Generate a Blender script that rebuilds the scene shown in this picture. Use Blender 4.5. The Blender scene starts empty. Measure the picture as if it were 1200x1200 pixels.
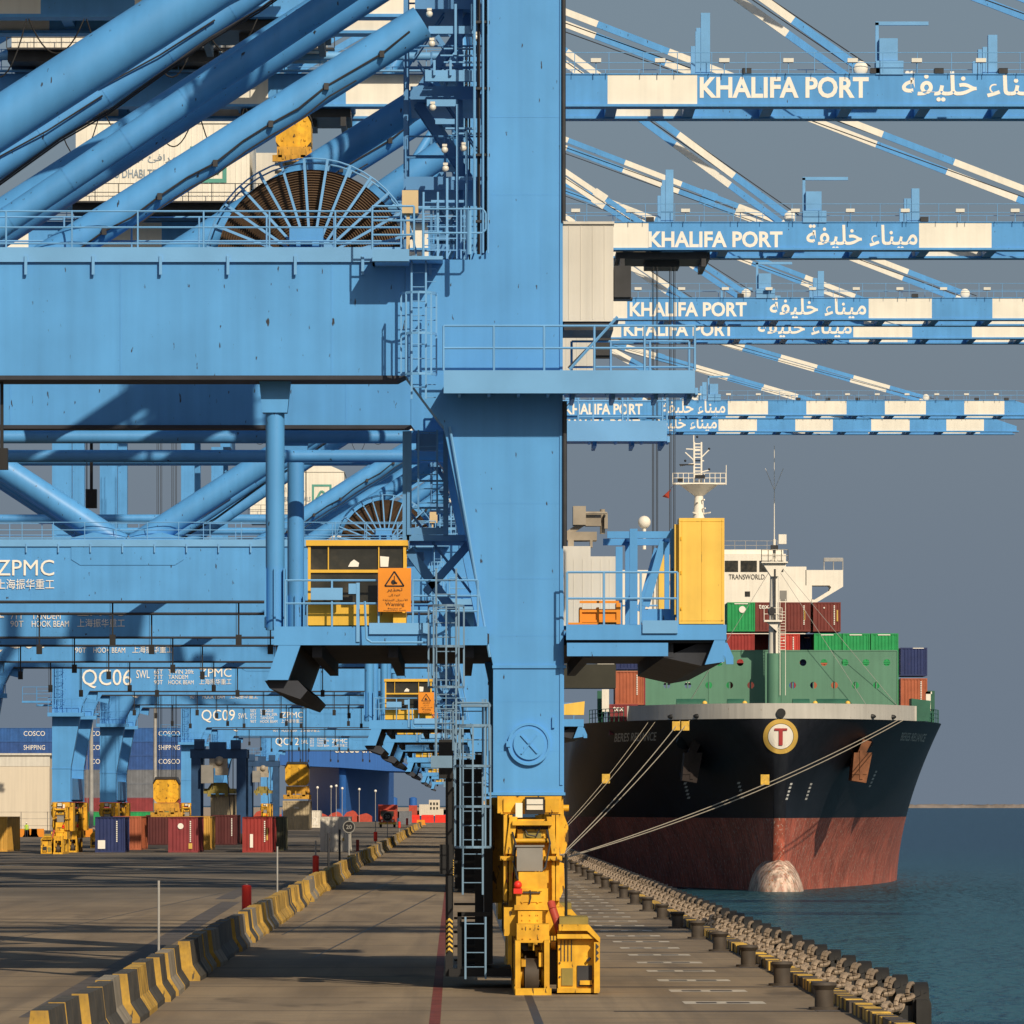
import bpy, math, random
from mathutils import Vector, noise
R = math.radians
random.seed(7)
scene = bpy.context.scene
# ------------------------------------------------------------------ camera
H = 3.9                 # eye height above the quay
F = 7670.0              # focal length in pixels of a 1200 px wide picture
cam_d = bpy.data.cameras.new("camera")
cam = bpy.data.objects.new("camera", cam_d)
scene.collection.objects.link(cam)
cam.location = (0, 0, H)
cam.rotation_euler = (R(90), 0, 0)
cam_d.sensor_width = 36.0
cam_d.lens = F / 1200 * 36.0
cam_d.shift_x = (600 - 533) / 1200
cam_d.shift_y = (943 - 600) / 1200
cam_d.clip_start = 1.0
cam_d.clip_end = 60000
scene.camera = cam
# ------------------------------------------------------------------ sky, sun
SUN_AZ, SUN_EL = 23.0, 33.0          # degrees right of straight behind the camera / above horizon
SKY_STRENGTH = 0.055
w = bpy.data.worlds.new("World"); scene.world = w; w.use_nodes = True
nt = w.node_tree; nt.nodes.clear()
out = nt.nodes.new('ShaderNodeOutputWorld'); bg = nt.nodes.new('ShaderNodeBackground')
sky = nt.nodes.new('ShaderNodeTexSky'); sky.sky_type = 'NISHITA'; sky.sun_disc = False
sky.sun_elevation = R(SUN_EL); sky.sun_rotation = R(180 - SUN_AZ)
sky.air_density = 1.3; sky.dust_density = 2.5; sky.ozone_density = 2.0
tc = nt.nodes.new('ShaderNodeTexCoord'); sp = nt.nodes.new('ShaderNodeSeparateXYZ')
rp = nt.nodes.new('ShaderNodeValToRGB')
rp.color_ramp.elements[0].position = 0.0; rp.color_ramp.elements[0].color = (1, 1, 1, 1)
rp.color_ramp.elements[1].position = 0.30; rp.color_ramp.elements[1].color = (0.0, 0.0, 0.0, 1)
hz = nt.nodes.new('ShaderNodeValToRGB')      # dusty haze band over the gulf
hz.color_ramp.elements[0].position = 0.0; hz.color_ramp.elements[0].color = (0.155, 0.196, 0.252, 1)
hz.color_ramp.elements[1].position = 0.12; hz.color_ramp.elements[1].color = (0.182, 0.246, 0.336, 1)
sc_ = nt.nodes.new('ShaderNodeVectorMath'); sc_.operation = 'SCALE'; sc_.inputs['Scale'].default_value = 1/SKY_STRENGTH
mx = nt.nodes.new('ShaderNodeMix'); mx.data_type = 'RGBA'
L = nt.links
L.new(tc.outputs['Generated'], sp.inputs[0]); L.new(sp.outputs['Z'], rp.inputs[0]); L.new(sp.outputs['Z'], hz.inputs[0])
L.new(hz.outputs[0], sc_.inputs[0])
L.new(rp.outputs[0], mx.inputs['Factor']); L.new(sky.outputs[0], mx.inputs['A']); L.new(sc_.outputs[0], mx.inputs['B'])
L.new(mx.outputs['Result'], bg.inputs[0]); bg.inputs[1].default_value = SKY_STRENGTH
L.new(bg.outputs[0], out.inputs[0])
sd = bpy.data.lights.new("sun", 'SUN'); sun = bpy.data.objects.new("sun", sd); scene.collection.objects.link(sun)
sd.energy = 4.1; sd.angle = R(0.5); sd.color = (1.0, 0.86, 0.66)
sv = Vector((math.sin(R(SUN_AZ)) * math.cos(R(SUN_EL)), -math.cos(R(SUN_AZ)) * math.cos(R(SUN_EL)), math.sin(R(SUN_EL))))
sun.rotation_euler = sv.to_track_quat('Z', 'Y').to_euler()
sun.location = (60, -60, 120)
scene.view_settings.view_transform = 'Standard'; scene.view_settings.look = 'None'
scene.view_settings.exposure = 0.0; scene.view_settings.gamma = 1.0; scene.view_settings.use_curve_mapping = False
scene.cycles.max_bounces = 6; scene.cycles.diffuse_bounces = 3; scene.cycles.glossy_bounces = 3
scene.cycles.transparent_max_bounces = 4; scene.cycles.caustics_reflective = False

def at(px, py, d):       # where a picture point lies at distance d
    return Vector(((px - 533) * d / F, d, H + (943 - py) * d / F))
def fx(px): return (px - 533) / 55.6
def fz(py): return H + (943 - py) / 55.6

# ------------------------------------------------------------------ materials
def mat(name, col, rough=0.5, var=0.12, scale=0.4, streak=0.0, chips=0.0, chip_col=(0.05, 0.03, 0.02), bump=0.0, metal=0.0, spec=0.35, bscale=8.0, dust=None):
    m = bpy.data.materials.new(name); m.use_nodes = True
    n = m.node_tree.nodes; l = m.node_tree.links
    b = n['Principled BSDF']; b.inputs['Roughness'].default_value = rough; b.inputs['Metallic'].default_value = metal
    b.inputs['Specular IOR Level'].default_value = spec
    tcn = n.new('ShaderNodeTexCoord')
    ns = n.new('ShaderNodeTexNoise'); ns.inputs['Scale'].default_value = scale; ns.inputs['Detail'].default_value = 6
    l.new(tcn.outputs['Object'], ns.inputs['Vector'])
    mr = n.new('ShaderNodeMapRange'); mr.inputs[1].default_value = 0.3; mr.inputs[2].default_value = 0.7
    mr.inputs[3].default_value = 1 - var; mr.inputs[4].default_value = 1 + var
    l.new(ns.outputs[0], mr.inputs[0])
    val = mr.outputs[0]
    if streak:
        mp = n.new('ShaderNodeMapping'); mp.inputs['Scale'].default_value = (3.0, 3.0, 0.12)
        l.new(tcn.outputs['Object'], mp.inputs[0])
        n2 = n.new('ShaderNodeTexNoise'); n2.inputs['Scale'].default_value = 1.0; n2.inputs['Detail'].default_value = 5
        l.new(mp.outputs[0], n2.inputs['Vector'])
        m2 = n.new('ShaderNodeMapRange'); m2.inputs[1].default_value = 0.35; m2.inputs[2].default_value = 0.7
        m2.inputs[3].default_value = 1 + streak * .5; m2.inputs[4].default_value = 1 - streak
        l.new(n2.outputs[0], m2.inputs[0])
        mu = n.new('ShaderNodeMath'); mu.operation = 'MULTIPLY'; l.new(val, mu.inputs[0]); l.new(m2.outputs[0], mu.inputs[1]); val = mu.outputs[0]
    vm = n.new('ShaderNodeVectorMath'); vm.operation = 'SCALE'; vm.inputs[0].default_value = col[:3]
    l.new(val, vm.inputs['Scale']); colo = vm.outputs[0]
    if dust:
        n4 = n.new('ShaderNodeTexNoise'); n4.inputs['Scale'].default_value = scale * 2.3; n4.inputs['Detail'].default_value = 7
        l.new(tcn.outputs['Object'], n4.inputs['Vector'])
        m4 = n.new('ShaderNodeMapRange'); m4.inputs[1].default_value = 0.45; m4.inputs[2].default_value = 0.75; m4.inputs[3].default_value = 0; m4.inputs[4].default_value = 0.55
        l.new(n4.outputs[0], m4.inputs[0])
        mix = n.new('ShaderNodeMix'); mix.data_type = 'RGBA'; l.new(m4.outputs[0], mix.inputs['Factor'])
        l.new(colo, mix.inputs['A']); mix.inputs['B'].default_value = (*dust, 1); colo = mix.outputs['Result']
    if chips:
        mp3 = n.new('ShaderNodeMapping'); mp3.inputs['Scale'].default_value = (1, 1, 0.35)
        l.new(tcn.outputs['Object'], mp3.inputs[0])
        n3 = n.new('ShaderNodeTexNoise'); n3.inputs['Scale'].default_value = 8.0; n3.inputs['Detail'].default_value = 3
        l.new(mp3.outputs[0], n3.inputs['Vector'])
        m3 = n.new('ShaderNodeMapRange'); m3.inputs[1].default_value = 0.76 - chips; m3.inputs[2].default_value = 0.80 - chips
        l.new(n3.outputs[0], m3.inputs[0])
        mix = n.new('ShaderNodeMix'); mix.data_type = 'RGBA'; l.new(m3.outputs[0], mix.inputs['Factor'])
        l.new(colo, mix.inputs['A']); mix.inputs['B'].default_value = (*chip_col, 1); colo = mix.outputs['Result']
    l.new(colo, b.inputs['Base Color'])
    if bump:
        n5 = n.new('ShaderNodeTexNoise'); n5.inputs['Scale'].default_value = bscale; n5.inputs['Detail'].default_value = 5
        l.new(tcn.outputs['Object'], n5.inputs['Vector'])
        bp = n.new('ShaderNodeBump'); bp.inputs['Strength'].default_value = bump; bp.inputs['Distance'].default_value = 0.05
        l.new(n5.outputs[0], bp.inputs['Height']); l.new(bp.outputs[0], b.inputs['Normal'])
    return m
BLUE = mat('crane_blue_paint', (0.088, 0.315, 0.66), 0.44, 0.09, 0.5, 0.08, 0.07, (0.03, 0.035, 0.045), bump=0.2, bscale=0.9)
BLUE2 = mat('rail_blue_paint', (0.15, 0.37, 0.66), 0.5, 0.1, 0.8)
WHITE = mat('white_paint', (0.80, 0.76, 0.66), 0.5, 0.05, 0.6, 0.06)
CREAM = mat('off_white_sheet', (0.62, 0.59, 0.52), 0.55, 0.07, 0.6, 0.12)
DARK = mat('dark_steel', (0.035, 0.036, 0.04), 0.5, 0.3, 1.5)
NAVY = mat('dark_blue_steel', (0.018, 0.06, 0.145), 0.5, 0.2, 1.0)
YELLOW = mat('bogie_yellow_paint', (0.76, 0.42, 0.03), 0.45, 0.14, 1.6, 0.25, 0.12, (0.07, 0.04, 0.015), bump=0.25, bscale=3.0, dust=(0.42, 0.20, 0.02))
YPALE = mat('panel_yellow_paint', (0.80, 0.51, 0.09), 0.48, 0.1, 1.0, 0.14, 0.05, (0.3, 0.18, 0.05), bump=0.25, bscale=1.2)
ORANGE = mat('sign_orange', (0.72, 0.25, 0.02), 0.5, 0.1, 1.5)
UNDER = mat('grimy_shaded_underside_steel', (0.03, 0.034, 0.045), 0.7, 0.3, 1.0)  # near-black for grime and for shade painted into the undersides
LADDER = mat('grey_blue_ladder_paint', (0.15, 0.255, 0.37), 0.55, 0.2, 1.0)
VEST = mat('lime_vest_cloth', (0.42, 0.62, 0.05), 0.8)
SKIN = mat('skin', (0.35, 0.2, 0.13), 0.6)
CLOTH = mat('dark_trousers_cloth', (0.03, 0.03, 0.045), 0.85)
BLACK = mat('black_paint', (0.015, 0.015, 0.016), 0.5, 0.2, 1.0)
GLASS = mat('dark_window_glass', (0.035, 0.035, 0.03), 0.12, 0.4, 1.2, 0.2, spec=0.5, dust=(0.10, 0.085, 0.06))
STEEL = mat('grey_galvanised_steel', (0.36, 0.35, 0.33), 0.5, 0.15, 1.5)
GREYBOX = mat('grey_box_paint', (0.24, 0.23, 0.21), 0.5, 0.1, 1.5)
CABLE = mat('brown_reel_cable', (0.15, 0.10, 0.065), 0.6, 0.35, 0.9)
RED = mat('red_plastic', (0.75, 0.035, 0.02), 0.45, 0.1, 1.5)
DRED = mat('faded_red_paint', (0.42, 0.06, 0.035), 0.5, 0.15, 1.5)
RUST = mat('rusty_iron', (0.21, 0.085, 0.04), 0.8, 0.35, 1.3)
CHAIN = mat('weathered_chain_iron', (0.27, 0.205, 0.145), 0.6, 0.4, 2.0)
RUBBER = mat('black_rubber', (0.022, 0.021, 0.02), 0.7, 0.3, 2.0)
BOLL = mat('brown_bollard_iron', (0.07, 0.055, 0.042), 0.65, 0.3, 2.0)
CONC = mat('barrier_concrete', (0.27, 0.235, 0.18), 0.85, 0.25, 1.2, bump=0.2, dust=(0.12, 0.10, 0.08))
BYEL = mat('barrier_yellow_paint', (0.50, 0.30, 0.05), 0.75, 0.35, 1.8, 0.3, 0.12, (0.10, 0.08, 0.05), bump=0.2, dust=(0.17, 0.125, 0.07))
BDARK = mat('barrier_black_paint', (0.055, 0.052, 0.045), 0.8, 0.3, 1.3, dust=(0.14, 0.115, 0.08))
KYEL = mat('kerb_yellow_paint', (0.68, 0.42, 0.06), 0.6, 0.3, 2.0, dust=(0.2, 0.14, 0.07))
HULL = mat('hull_black_paint', (0.0135, 0.0145, 0.021), 0.45, 0.4, 0.15, 0.3, 0.05, (0.05, 0.045, 0.045), bump=0.3, bscale=0.35, spec=0.3)
BOOT = mat('hull_red_antifouling', (0.48, 0.125, 0.082), 0.65, 0.3, 0.25, 0.5, 0.15, (0.55, 0.42, 0.35), bump=0.3, bscale=0.35, dust=(0.36, 0.12, 0.085))
BULB = mat('bulb_scuffed_paint', (0.60, 0.47, 0.38), 0.65, 0.4, 0.9, 0.8, 0.16, (0.36, 0.14, 0.03), dust=(0.46, 0.09, 0.055))
BULW = mat('bulwark_grey_paint', (0.48, 0.46, 0.42), 0.6, 0.12, 0.2, 0.08, 0.06, (0.25, 0.15, 0.08))
SGREEN = mat('ship_green_paint', (0.10, 0.235, 0.16), 0.5, 0.08, 0.3, 0.08)
DGREEN = mat('deck_green_paint', (0.03, 0.12, 0.08), 0.5, 0.2, 0.8)
SWHITE = mat('ship_white_paint', (0.82, 0.77, 0.67), 0.5, 0.05, 0.4, 0.06)
ROPE = mat('mooring_rope_fibre', (0.40, 0.35, 0.27), 0.8, 0.15, 3.0)
SHIPBLUE = mat('far_hull_blue_paint', (0.03, 0.13, 0.42), 0.5, 0.12, 0.05, 0.1)
PALEW = mat('warehouse_sheet', (0.66, 0.58, 0.46), 0.7, 0.05, 0.05, 0.06)
RUBBLE = mat('sand_and_rubble', (0.40, 0.31, 0.23), 0.9, 0.35, 0.4, bump=0.6, bscale=2.0)
ROCK = mat('breakwater_rock', (0.20, 0.17, 0.15), 0.9, 0.4, 0.02, bump=0.5, bscale=0.6)
WRITE = mat('white_lettering', (0.84, 0.80, 0.72), 0.5, 0.04, 1.0)
FADED = mat('faded_lettering', (0.62, 0.62, 0.60), 0.6, 0.2, 1.0)
BLUETXT = mat('grey_blue_lettering', (0.24, 0.30, 0.36), 0.6, 0.1, 1.0)
LOGOG = mat('green_logo_paint', (0.10, 0.33, 0.27), 0.5, 0.1, 1.0)
GOLD = mat('emblem_gold_paint', (0.62, 0.40, 0.09), 0.5, 0.1, 1.0)
EMRED = mat('emblem_red_paint', (0.42, 0.05, 0.05), 0.5, 0.1, 1.0)
LAMP = mat('lamp_glass', (0.72, 0.70, 0.62), 0.2, 0.05, 2.0, spec=0.5)
CC = {}
def ccol(k):
    tab = dict(red=(0.30, 0.035, 0.03), brown=(0.175, 0.038, 0.03), dark=(0.10, 0.025, 0.025), green=(0.02, 0.30, 0.09), orange=(0.40, 0.115, 0.055),
               navy=(0.022, 0.035, 0.12), blue=(0.03, 0.11, 0.33), bright=(0.50, 0.05, 0.035), yellow=(0.60, 0.33, 0.06), white=(0.74, 0.69, 0.59),
               beige=(0.47, 0.38, 0.24), grey=(0.16, 0.17, 0.19), olive=(0.10, 0.10, 0.06), maroon=(0.24, 0.04, 0.045), cosco=(0.03, 0.085, 0.27))
    if k not in CC: CC[k] = mat('container_' + k + '_paint', tab[k], 0.5, 0.14, 0.9, 0.15, 0.05, (0.10, 0.04, 0.03))
    return CC[k]

# ------------------------------------------------------------------ mesh builder
class MB:
    def __init__(s): s.v = []; s.f = []; s.m = []; s.s = []
    def add(s, vs, fs, m=0, smooth=False):
        o = len(s.v); s.v += [tuple(p) for p in vs]
        for f in fs: s.f.append([i + o for i in f]); s.m.append(m); s.s.append(smooth)
    def box(s, x0, x1, y0, y1, z0, z1, m=0):
        if x0 > x1: x0, x1 = x1, x0
        if y0 > y1: y0, y1 = y1, y0
        if z0 > z1: z0, z1 = z1, z0
        s.add([(x0,y0,z0),(x1,y0,z0),(x1,y1,z0),(x0,y1,z0),(x0,y0,z1),(x1,y0,z1),(x1,y1,z1),(x0,y1,z1)],
              [(0,3,2,1),(4,5,6,7),(0,1,5,4),(1,2,6,5),(2,3,7,6),(3,0,4,7)], m)
    def prism(s, poly, y0, y1, m=0):        # (x,z) outline pushed along y
        n = len(poly)
        if sum(poly[i][0]*poly[(i+1)%n][1]-poly[(i+1)%n][0]*poly[i][1] for i in range(n)) < 0: poly = poly[::-1]
        s.add([(x,y0,z) for x,z in poly]+[(x,y1,z) for x,z in poly],
              [tuple(range(n)), tuple(range(2*n-1,n-1,-1))]+[(i,i+n,(i+1)%n+n,(i+1)%n) for i in range(n)], m)
    def prism_x(s, poly, x0, x1, m=0):      # (y,z) outline pushed along x
        n = len(poly)
        if sum(poly[i][0]*poly[(i+1)%n][1]-poly[(i+1)%n][0]*poly[i][1] for i in range(n)) < 0: poly = poly[::-1]
        s.add([(x0,y,z) for y,z in poly]+[(x1,y,z) for y,z in poly],
              [tuple(range(n-1,-1,-1)), tuple(range(n,2*n))]+[(i,(i+1)%n,(i+1)%n+n,i+n) for i in range(n)], m)
    def tube(s, p, q, r, n=10, m=0, r2=None, caps=True):
        p = Vector(p); q = Vector(q); d = q - p
        if d.length < 1e-6: return
        d.normalize(); a = Vector((0,0,1)) if abs(d.z) < .9 else Vector((1,0,0))
        u = d.cross(a).normalized(); w_ = d.cross(u); r2 = r if r2 is None else r2
        vs = []
        for i in range(n):
            t = 2*math.pi*i/n; e = u*math.cos(t)+w_*math.sin(t)
            vs.append(p+e*r)
        for i in range(n):
            t = 2*math.pi*i/n; e = u*math.cos(t)+w_*math.sin(t)
            vs.append(q+e*r2)
        s.add(vs, [(i,(i+1)%n,(i+1)%n+n,i+n) for i in range(n)], m, n > 6)
        if caps: s.add(vs, [tuple(range(n-1,-1,-1)), tuple(range(n,2*n))], m)
    def pline(s, pts, r, n=6, m=0):
        for a, b in zip(pts, pts[1:]): s.tube(a, b, r, n, m)
    def bar(s, p, q, wd, ht, m=0):          # square bar
        p = Vector(p); q = Vector(q); d = (q-p).normalized(); a = Vector((0,1,0)) if abs(d.y) < .9 else Vector((1,0,0))
        u = d.cross(a).normalized()*ht/2; w_ = d.cross(u).normalized()*wd/2
        vs = [p+u+w_,p-u+w_,p-u-w_,p+u-w_,q+u+w_,q-u+w_,q-u-w_,q+u-w_]
        s.add(vs, [(0,1,2,3),(7,6,5,4),(0,4,5,1),(1,5,6,2),(2,6,7,3),(3,7,4,0)], m)
    def disc(s, c, r, y0, y1, n=24, m=0, r_in=0):   # round plate facing -y
        if not r_in:
            s.tube((c[0],y0,c[1]), (c[0],y1,c[1]), r, n, m); return
        vs = []
        for y in (y0, y1):
            for rr in (r, r_in):
                for i in range(n):
                    t = 2*math.pi*i/n; vs.append((c[0]+rr*math.cos(t), y, c[1]+rr*math.sin(t)))
        f = []
        for i in range(n):
            j = (i+1) % n
            f += [(i,j,n+j,n+i),(2*n+i,3*n+i,3*n+j,2*n+j),(i,2*n+i,2*n+j,j),(n+i,n+j,3*n+j,3*n+i)]
        s.add(vs, f, m)
    def ball(s, c, r, n=12, m=0, sz=(1,1,1)):
        vs = []; fs = []
        for j in range(n//2+1):
            ph = math.pi*j/(n//2)
            for i in range(n):
                t = 2*math.pi*i/n
                vs.append((c[0]+r*sz[0]*math.sin(ph)*math.cos(t), c[1]+r*sz[1]*math.sin(ph)*math.sin(t), c[2]+r*sz[2]*math.cos(ph)))
        for j in range(n//2):
            for i in range(n):
                fs.append((j*n+i, (j+1)*n+i, (j+1)*n+(i+1)%n, j*n+(i+1)%n))
        s.add(vs, fs, m, True)
    def rail(s, p, q, h=1.1, step=1.5, r=0.022, mids=1, m=0, kick=False):
        p = Vector(p); q = Vector(q); d = q-p; n = max(1, round(d.length/step)); up = Vector((0,0,h))
        for i in range(n+1):
            a = p+d*i/n; s.tube(a, a+up, r*1.1, 5, m, caps=False)
        for k in range(mids+1):
            o = up*(1-k/(mids+1)); s.tube(p+o, q+o, r, 5, m)
        if kick: s.bar(p+Vector((0,0,.08)), q+Vector((0,0,.08)), .012, .15, m)
    def ladder(s, x, y, z0, z1, wd=0.42, cage=True, m=0):
        for sx in (-1, 1): s.box(x+sx*wd/2-.02, x+sx*wd/2+.02, y-.03, y+.03, z0, z1, m)
        z = z0+.25
        while z < z1: s.tube((x-wd/2,y,z),(x+wd/2,y,z),.012,5,m); z += .3
        if cage:
            z = z0+(1.0 if z1-z0 > 3 else .5); rr = .37
            zs = []
            while z < z1+.02: zs.append(z); z += .85
            for zz in zs:
                pts = [(x+rr*math.cos(t), y-.05-rr*1.6*math.sin(t)*(.9), zz) for t in [math.pi*k/8 for k in range(9)]]
                for a, b in zip(pts, pts[1:]): s.bar(a, b, .02, .05, m)
            if zs:
                for k in (0, 2, 4, 6, 8):
                    t = math.pi*k/8; a = (x+rr*math.cos(t), y-.05-rr*1.44*math.sin(t))
                    s.box(a[0]-.018, a[0]+.018, a[1]-.01, a[1]+.01, zs[0], zs[-1], m)
    def mesh(s, name, mats, off=(0,0,0)):
        me = bpy.data.meshes.new(name)
        me.from_pydata([(a-off[0], b-off[1], c-off[2]) for a, b, c in s.v], [], s.f)
        for mt in (mats if isinstance(mats, (list, tuple)) else [mats]): me.materials.append(mt)
        me.polygons.foreach_set('material_index', s.m); me.polygons.foreach_set('use_smooth', s.s)
        me.update(); return me

COL = scene.collection
def rootloc(o):
    l = Vector((0,0,0))
    while o: l = l + o.location; o = o.parent
    return l
def obj(name, mb, mats, parent=None, base=None):
    """link ONE mesh object; mb is in world metres. base = origin of a top-level mesh."""
    off = rootloc(parent) if parent else Vector(base or (0,0,0))
    o = bpy.data.objects.new(name, mb.mesh(name, mats, off)); COL.objects.link(o)
    if parent: o.parent = parent
    else: o.location = off
    return o
def tag(o, label=None, cat=None, group=None, kind=None):
    if label: o['label'] = label
    if cat: o['category'] = cat
    if group: o['group'] = group
    if kind: o['kind'] = kind
    return o
def thing(name, loc, label, cat, group=None):
    o = bpy.data.objects.new(name, None); COL.objects.link(o); o.location = loc; o.empty_display_size = .5
    return tag(o, label, cat, group)
_tx = {}
def text_mesh(body, bold=0.0, shear=0.0):
    k = (body, bold, shear)
    if k in _tx: return _tx[k]
    c = bpy.data.curves.new('t', 'FONT'); c.body = body; c.size = 1; c.offset = bold; c.shear = shear; c.resolution_u = 3
    o = bpy.data.objects.new('t', c); COL.objects.link(o)
    dg = bpy.context.evaluated_depsgraph_get(); me = bpy.data.meshes.new_from_object(o.evaluated_get(dg))
    vs = [tuple(v.co) for v in me.vertices]; fs = [tuple(p.vertices) for p in me.polygons]
    bpy.data.objects.remove(o); bpy.data.curves.remove(c); bpy.data.meshes.remove(me)
    _tx[k] = (vs, fs); return _tx[k]
def text(mb, body, x0, x1, z0, z1, y, bold=0.0, m=0, surf=None):
    """lay flat lettering facing -y into the box x0..x1, z0..z1 (surf(x,z) -> y for curved faces)"""
    vs, fs = text_mesh(body, bold)
    if not vs: return
    ax = min(v[0] for v in vs); bx = max(v[0] for v in vs); az = min(v[1] for v in vs); bz = max(v[1] for v in vs)
    par = list(range(len(vs)))                 # each letter a hair off its neighbour, so joined letters never share a plane
    def find(i):
        while par[i] != i: par[i] = par[par[i]]; i = par[i]
        return i
    for f in fs:
        for i in f[1:]: par[find(i)] = find(f[0])
    ids = {}
    o = []
    for k_, v in enumerate(vs):
        lift = .004*(ids.setdefault(find(k_), len(ids)) % 6)
        x = x0+(v[0]-ax)/(bx-ax+1e-9)*(x1-x0); z = z0+(v[1]-az)/(bz-az+1e-9)*(z1-z0)
        o.append((x, (surf(x, z) if surf else y)-lift, z))
    mb.add(o, fs, m)
AR_PORT = '\uFE94\uFED4\uFEF4\uFEE0\uFEA7 \uFE80\uFE8E\uFEE8\uFEF4\uFEE3'
AR_WARN = '\uFEAE\uFEF3\uFEAC\uFEA4\uFE97'
AR_TERM = '\uFEF2\uFE92\uFEC7\uFEEE\uFE91\uFE83 \uFE8A\uFED3\uFE8D\uFEAE\uFEE3'
AR_W2 = '\uFEF0\uFEDF\uFE87 \uFEEA\uFE92\uFE98\uFEE7\uFE8D'
AR_W3 = '\uFE94\uFED8\uFEE0\uFECC\uFEE4\uFEDF\uFE8D \uFEDD\uFE8E\uFEE4\uFEA3\uFEF7\uFE8D'
ZH = '\u4E0A\u6D77\u632F\u534E\u91CD\u5DE5'
# ------------------------------------------------------------------ ship-to-shore cranes
MESH = {}
def part(name, key, fn, mats, parent, root):
    """a part in crane-local metres; its mesh is built once and shared by all cranes"""
    if key not in MESH:
        mb = MB(); fn(mb); MESH[key] = mb.mesh(name, mats)
    o = bpy.data.objects.new(name, MESH[key]); COL.objects.link(o); o.parent = parent or root
    return o
ZB0, ZB1 = 12.95, 15.37      # portal beam
LEGTOP = 37.5
def sea_leg(mb, y):
    pl = [(fx(573),LEGTOP),(fx(573),fz(289)),(fx(567),fz(298)),(fx(553),fz(304)),(fx(475),fz(304)),(fx(475),ZB0),(fx(505),fz(480)),(fx(520),fz(500)),(fx(578),fz(780)),
          (fx(578),fz(930)),(fx(661),fz(930)),(fx(661),fz(780)),(fx(659),fz(470)),(fx(659),LEGTOP)]
    mb.prism(pl, y, y+1.5)
    mb.box(fx(577), fx(663.5), y-.04, y+1.54, fz(783), fz(779.5))
    mb.box(fx(572), fx(662.5), y-.05, y+1.55, fz(932), fz(928.5))
    for py in (512, 678, 822, 137): mb.box(fx(574 if py<300 else 581), fx(658.5), y-.004, y+.1, fz(py+.4), fz(py-.4))
    mb.box(fx(656), fx(659.5), y-.03, y+.05, fz(920), LEGTOP)
    for py in (228, 590, 745, 880): mb.box(fx(575 if py < 300 else (556 if py < 700 else 582)), fx(657.5), y-.003, y+.1, fz(py+.25), fz(py-.25))
    for px, p0, p1 in ((611, 0, 228), (634, 228, 380), (598, 470, 590), (626, 590, 745), (606, 790, 840)): mb.box(fx(px-.25), fx(px+.25), y-.003, y+.1, fz(p1), fz(p0) if p0 else LEGTOP)
def land_leg(mb, y):
    X = -32.0
    mb.prism([(X,LEGTOP),(X+1.55,LEGTOP),(X+1.55,ZB1+.3),(X+1.9,ZB1),(X+3.0,ZB1),(X+3.0,ZB0),(X+2.4,ZB0-1),(X+1.47,6.8),(X+1.47,4.13),(X,4.13)], y, y+1.5)
    mb.box(X-.05, X+1.52, y-.04, y+1.54, 6.75, 6.82); mb.box(X-.06, X+1.53, y-.05, y+1.55, 4.13, 4.2)
    mb.box(X-.3, X+2.6, y-1.1, y-.02, 10.9, 11.2)     # landing on the leg
    mb.rail((X-.25,y-1.05,11.2),(X+2.55,y-1.05,11.2), 1.1, 1.0)
    mb.box(X-2.4, X-.1, y, y+1.2, 12.0, 12.15); mb.rail((X-2.35,y,12.15),(X-.1,y,12.15),1.1,.9)
    mb.ladder(X+.75, y-.35, 11.2, 15.6, cage=True)
    mb.prism([(X+2.0,12.2),(X+3.1,12.95),(X+3.6,12.95),(X+3.5,12.2),(X+2.7,12.4),(X+2.3,11.6)], y+.3, y+1.2)
def tubebrace(mb, p, q, r, y):
    mb.tube((p[0],y,p[1]),(q[0],y,q[1]), r, 20)
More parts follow.
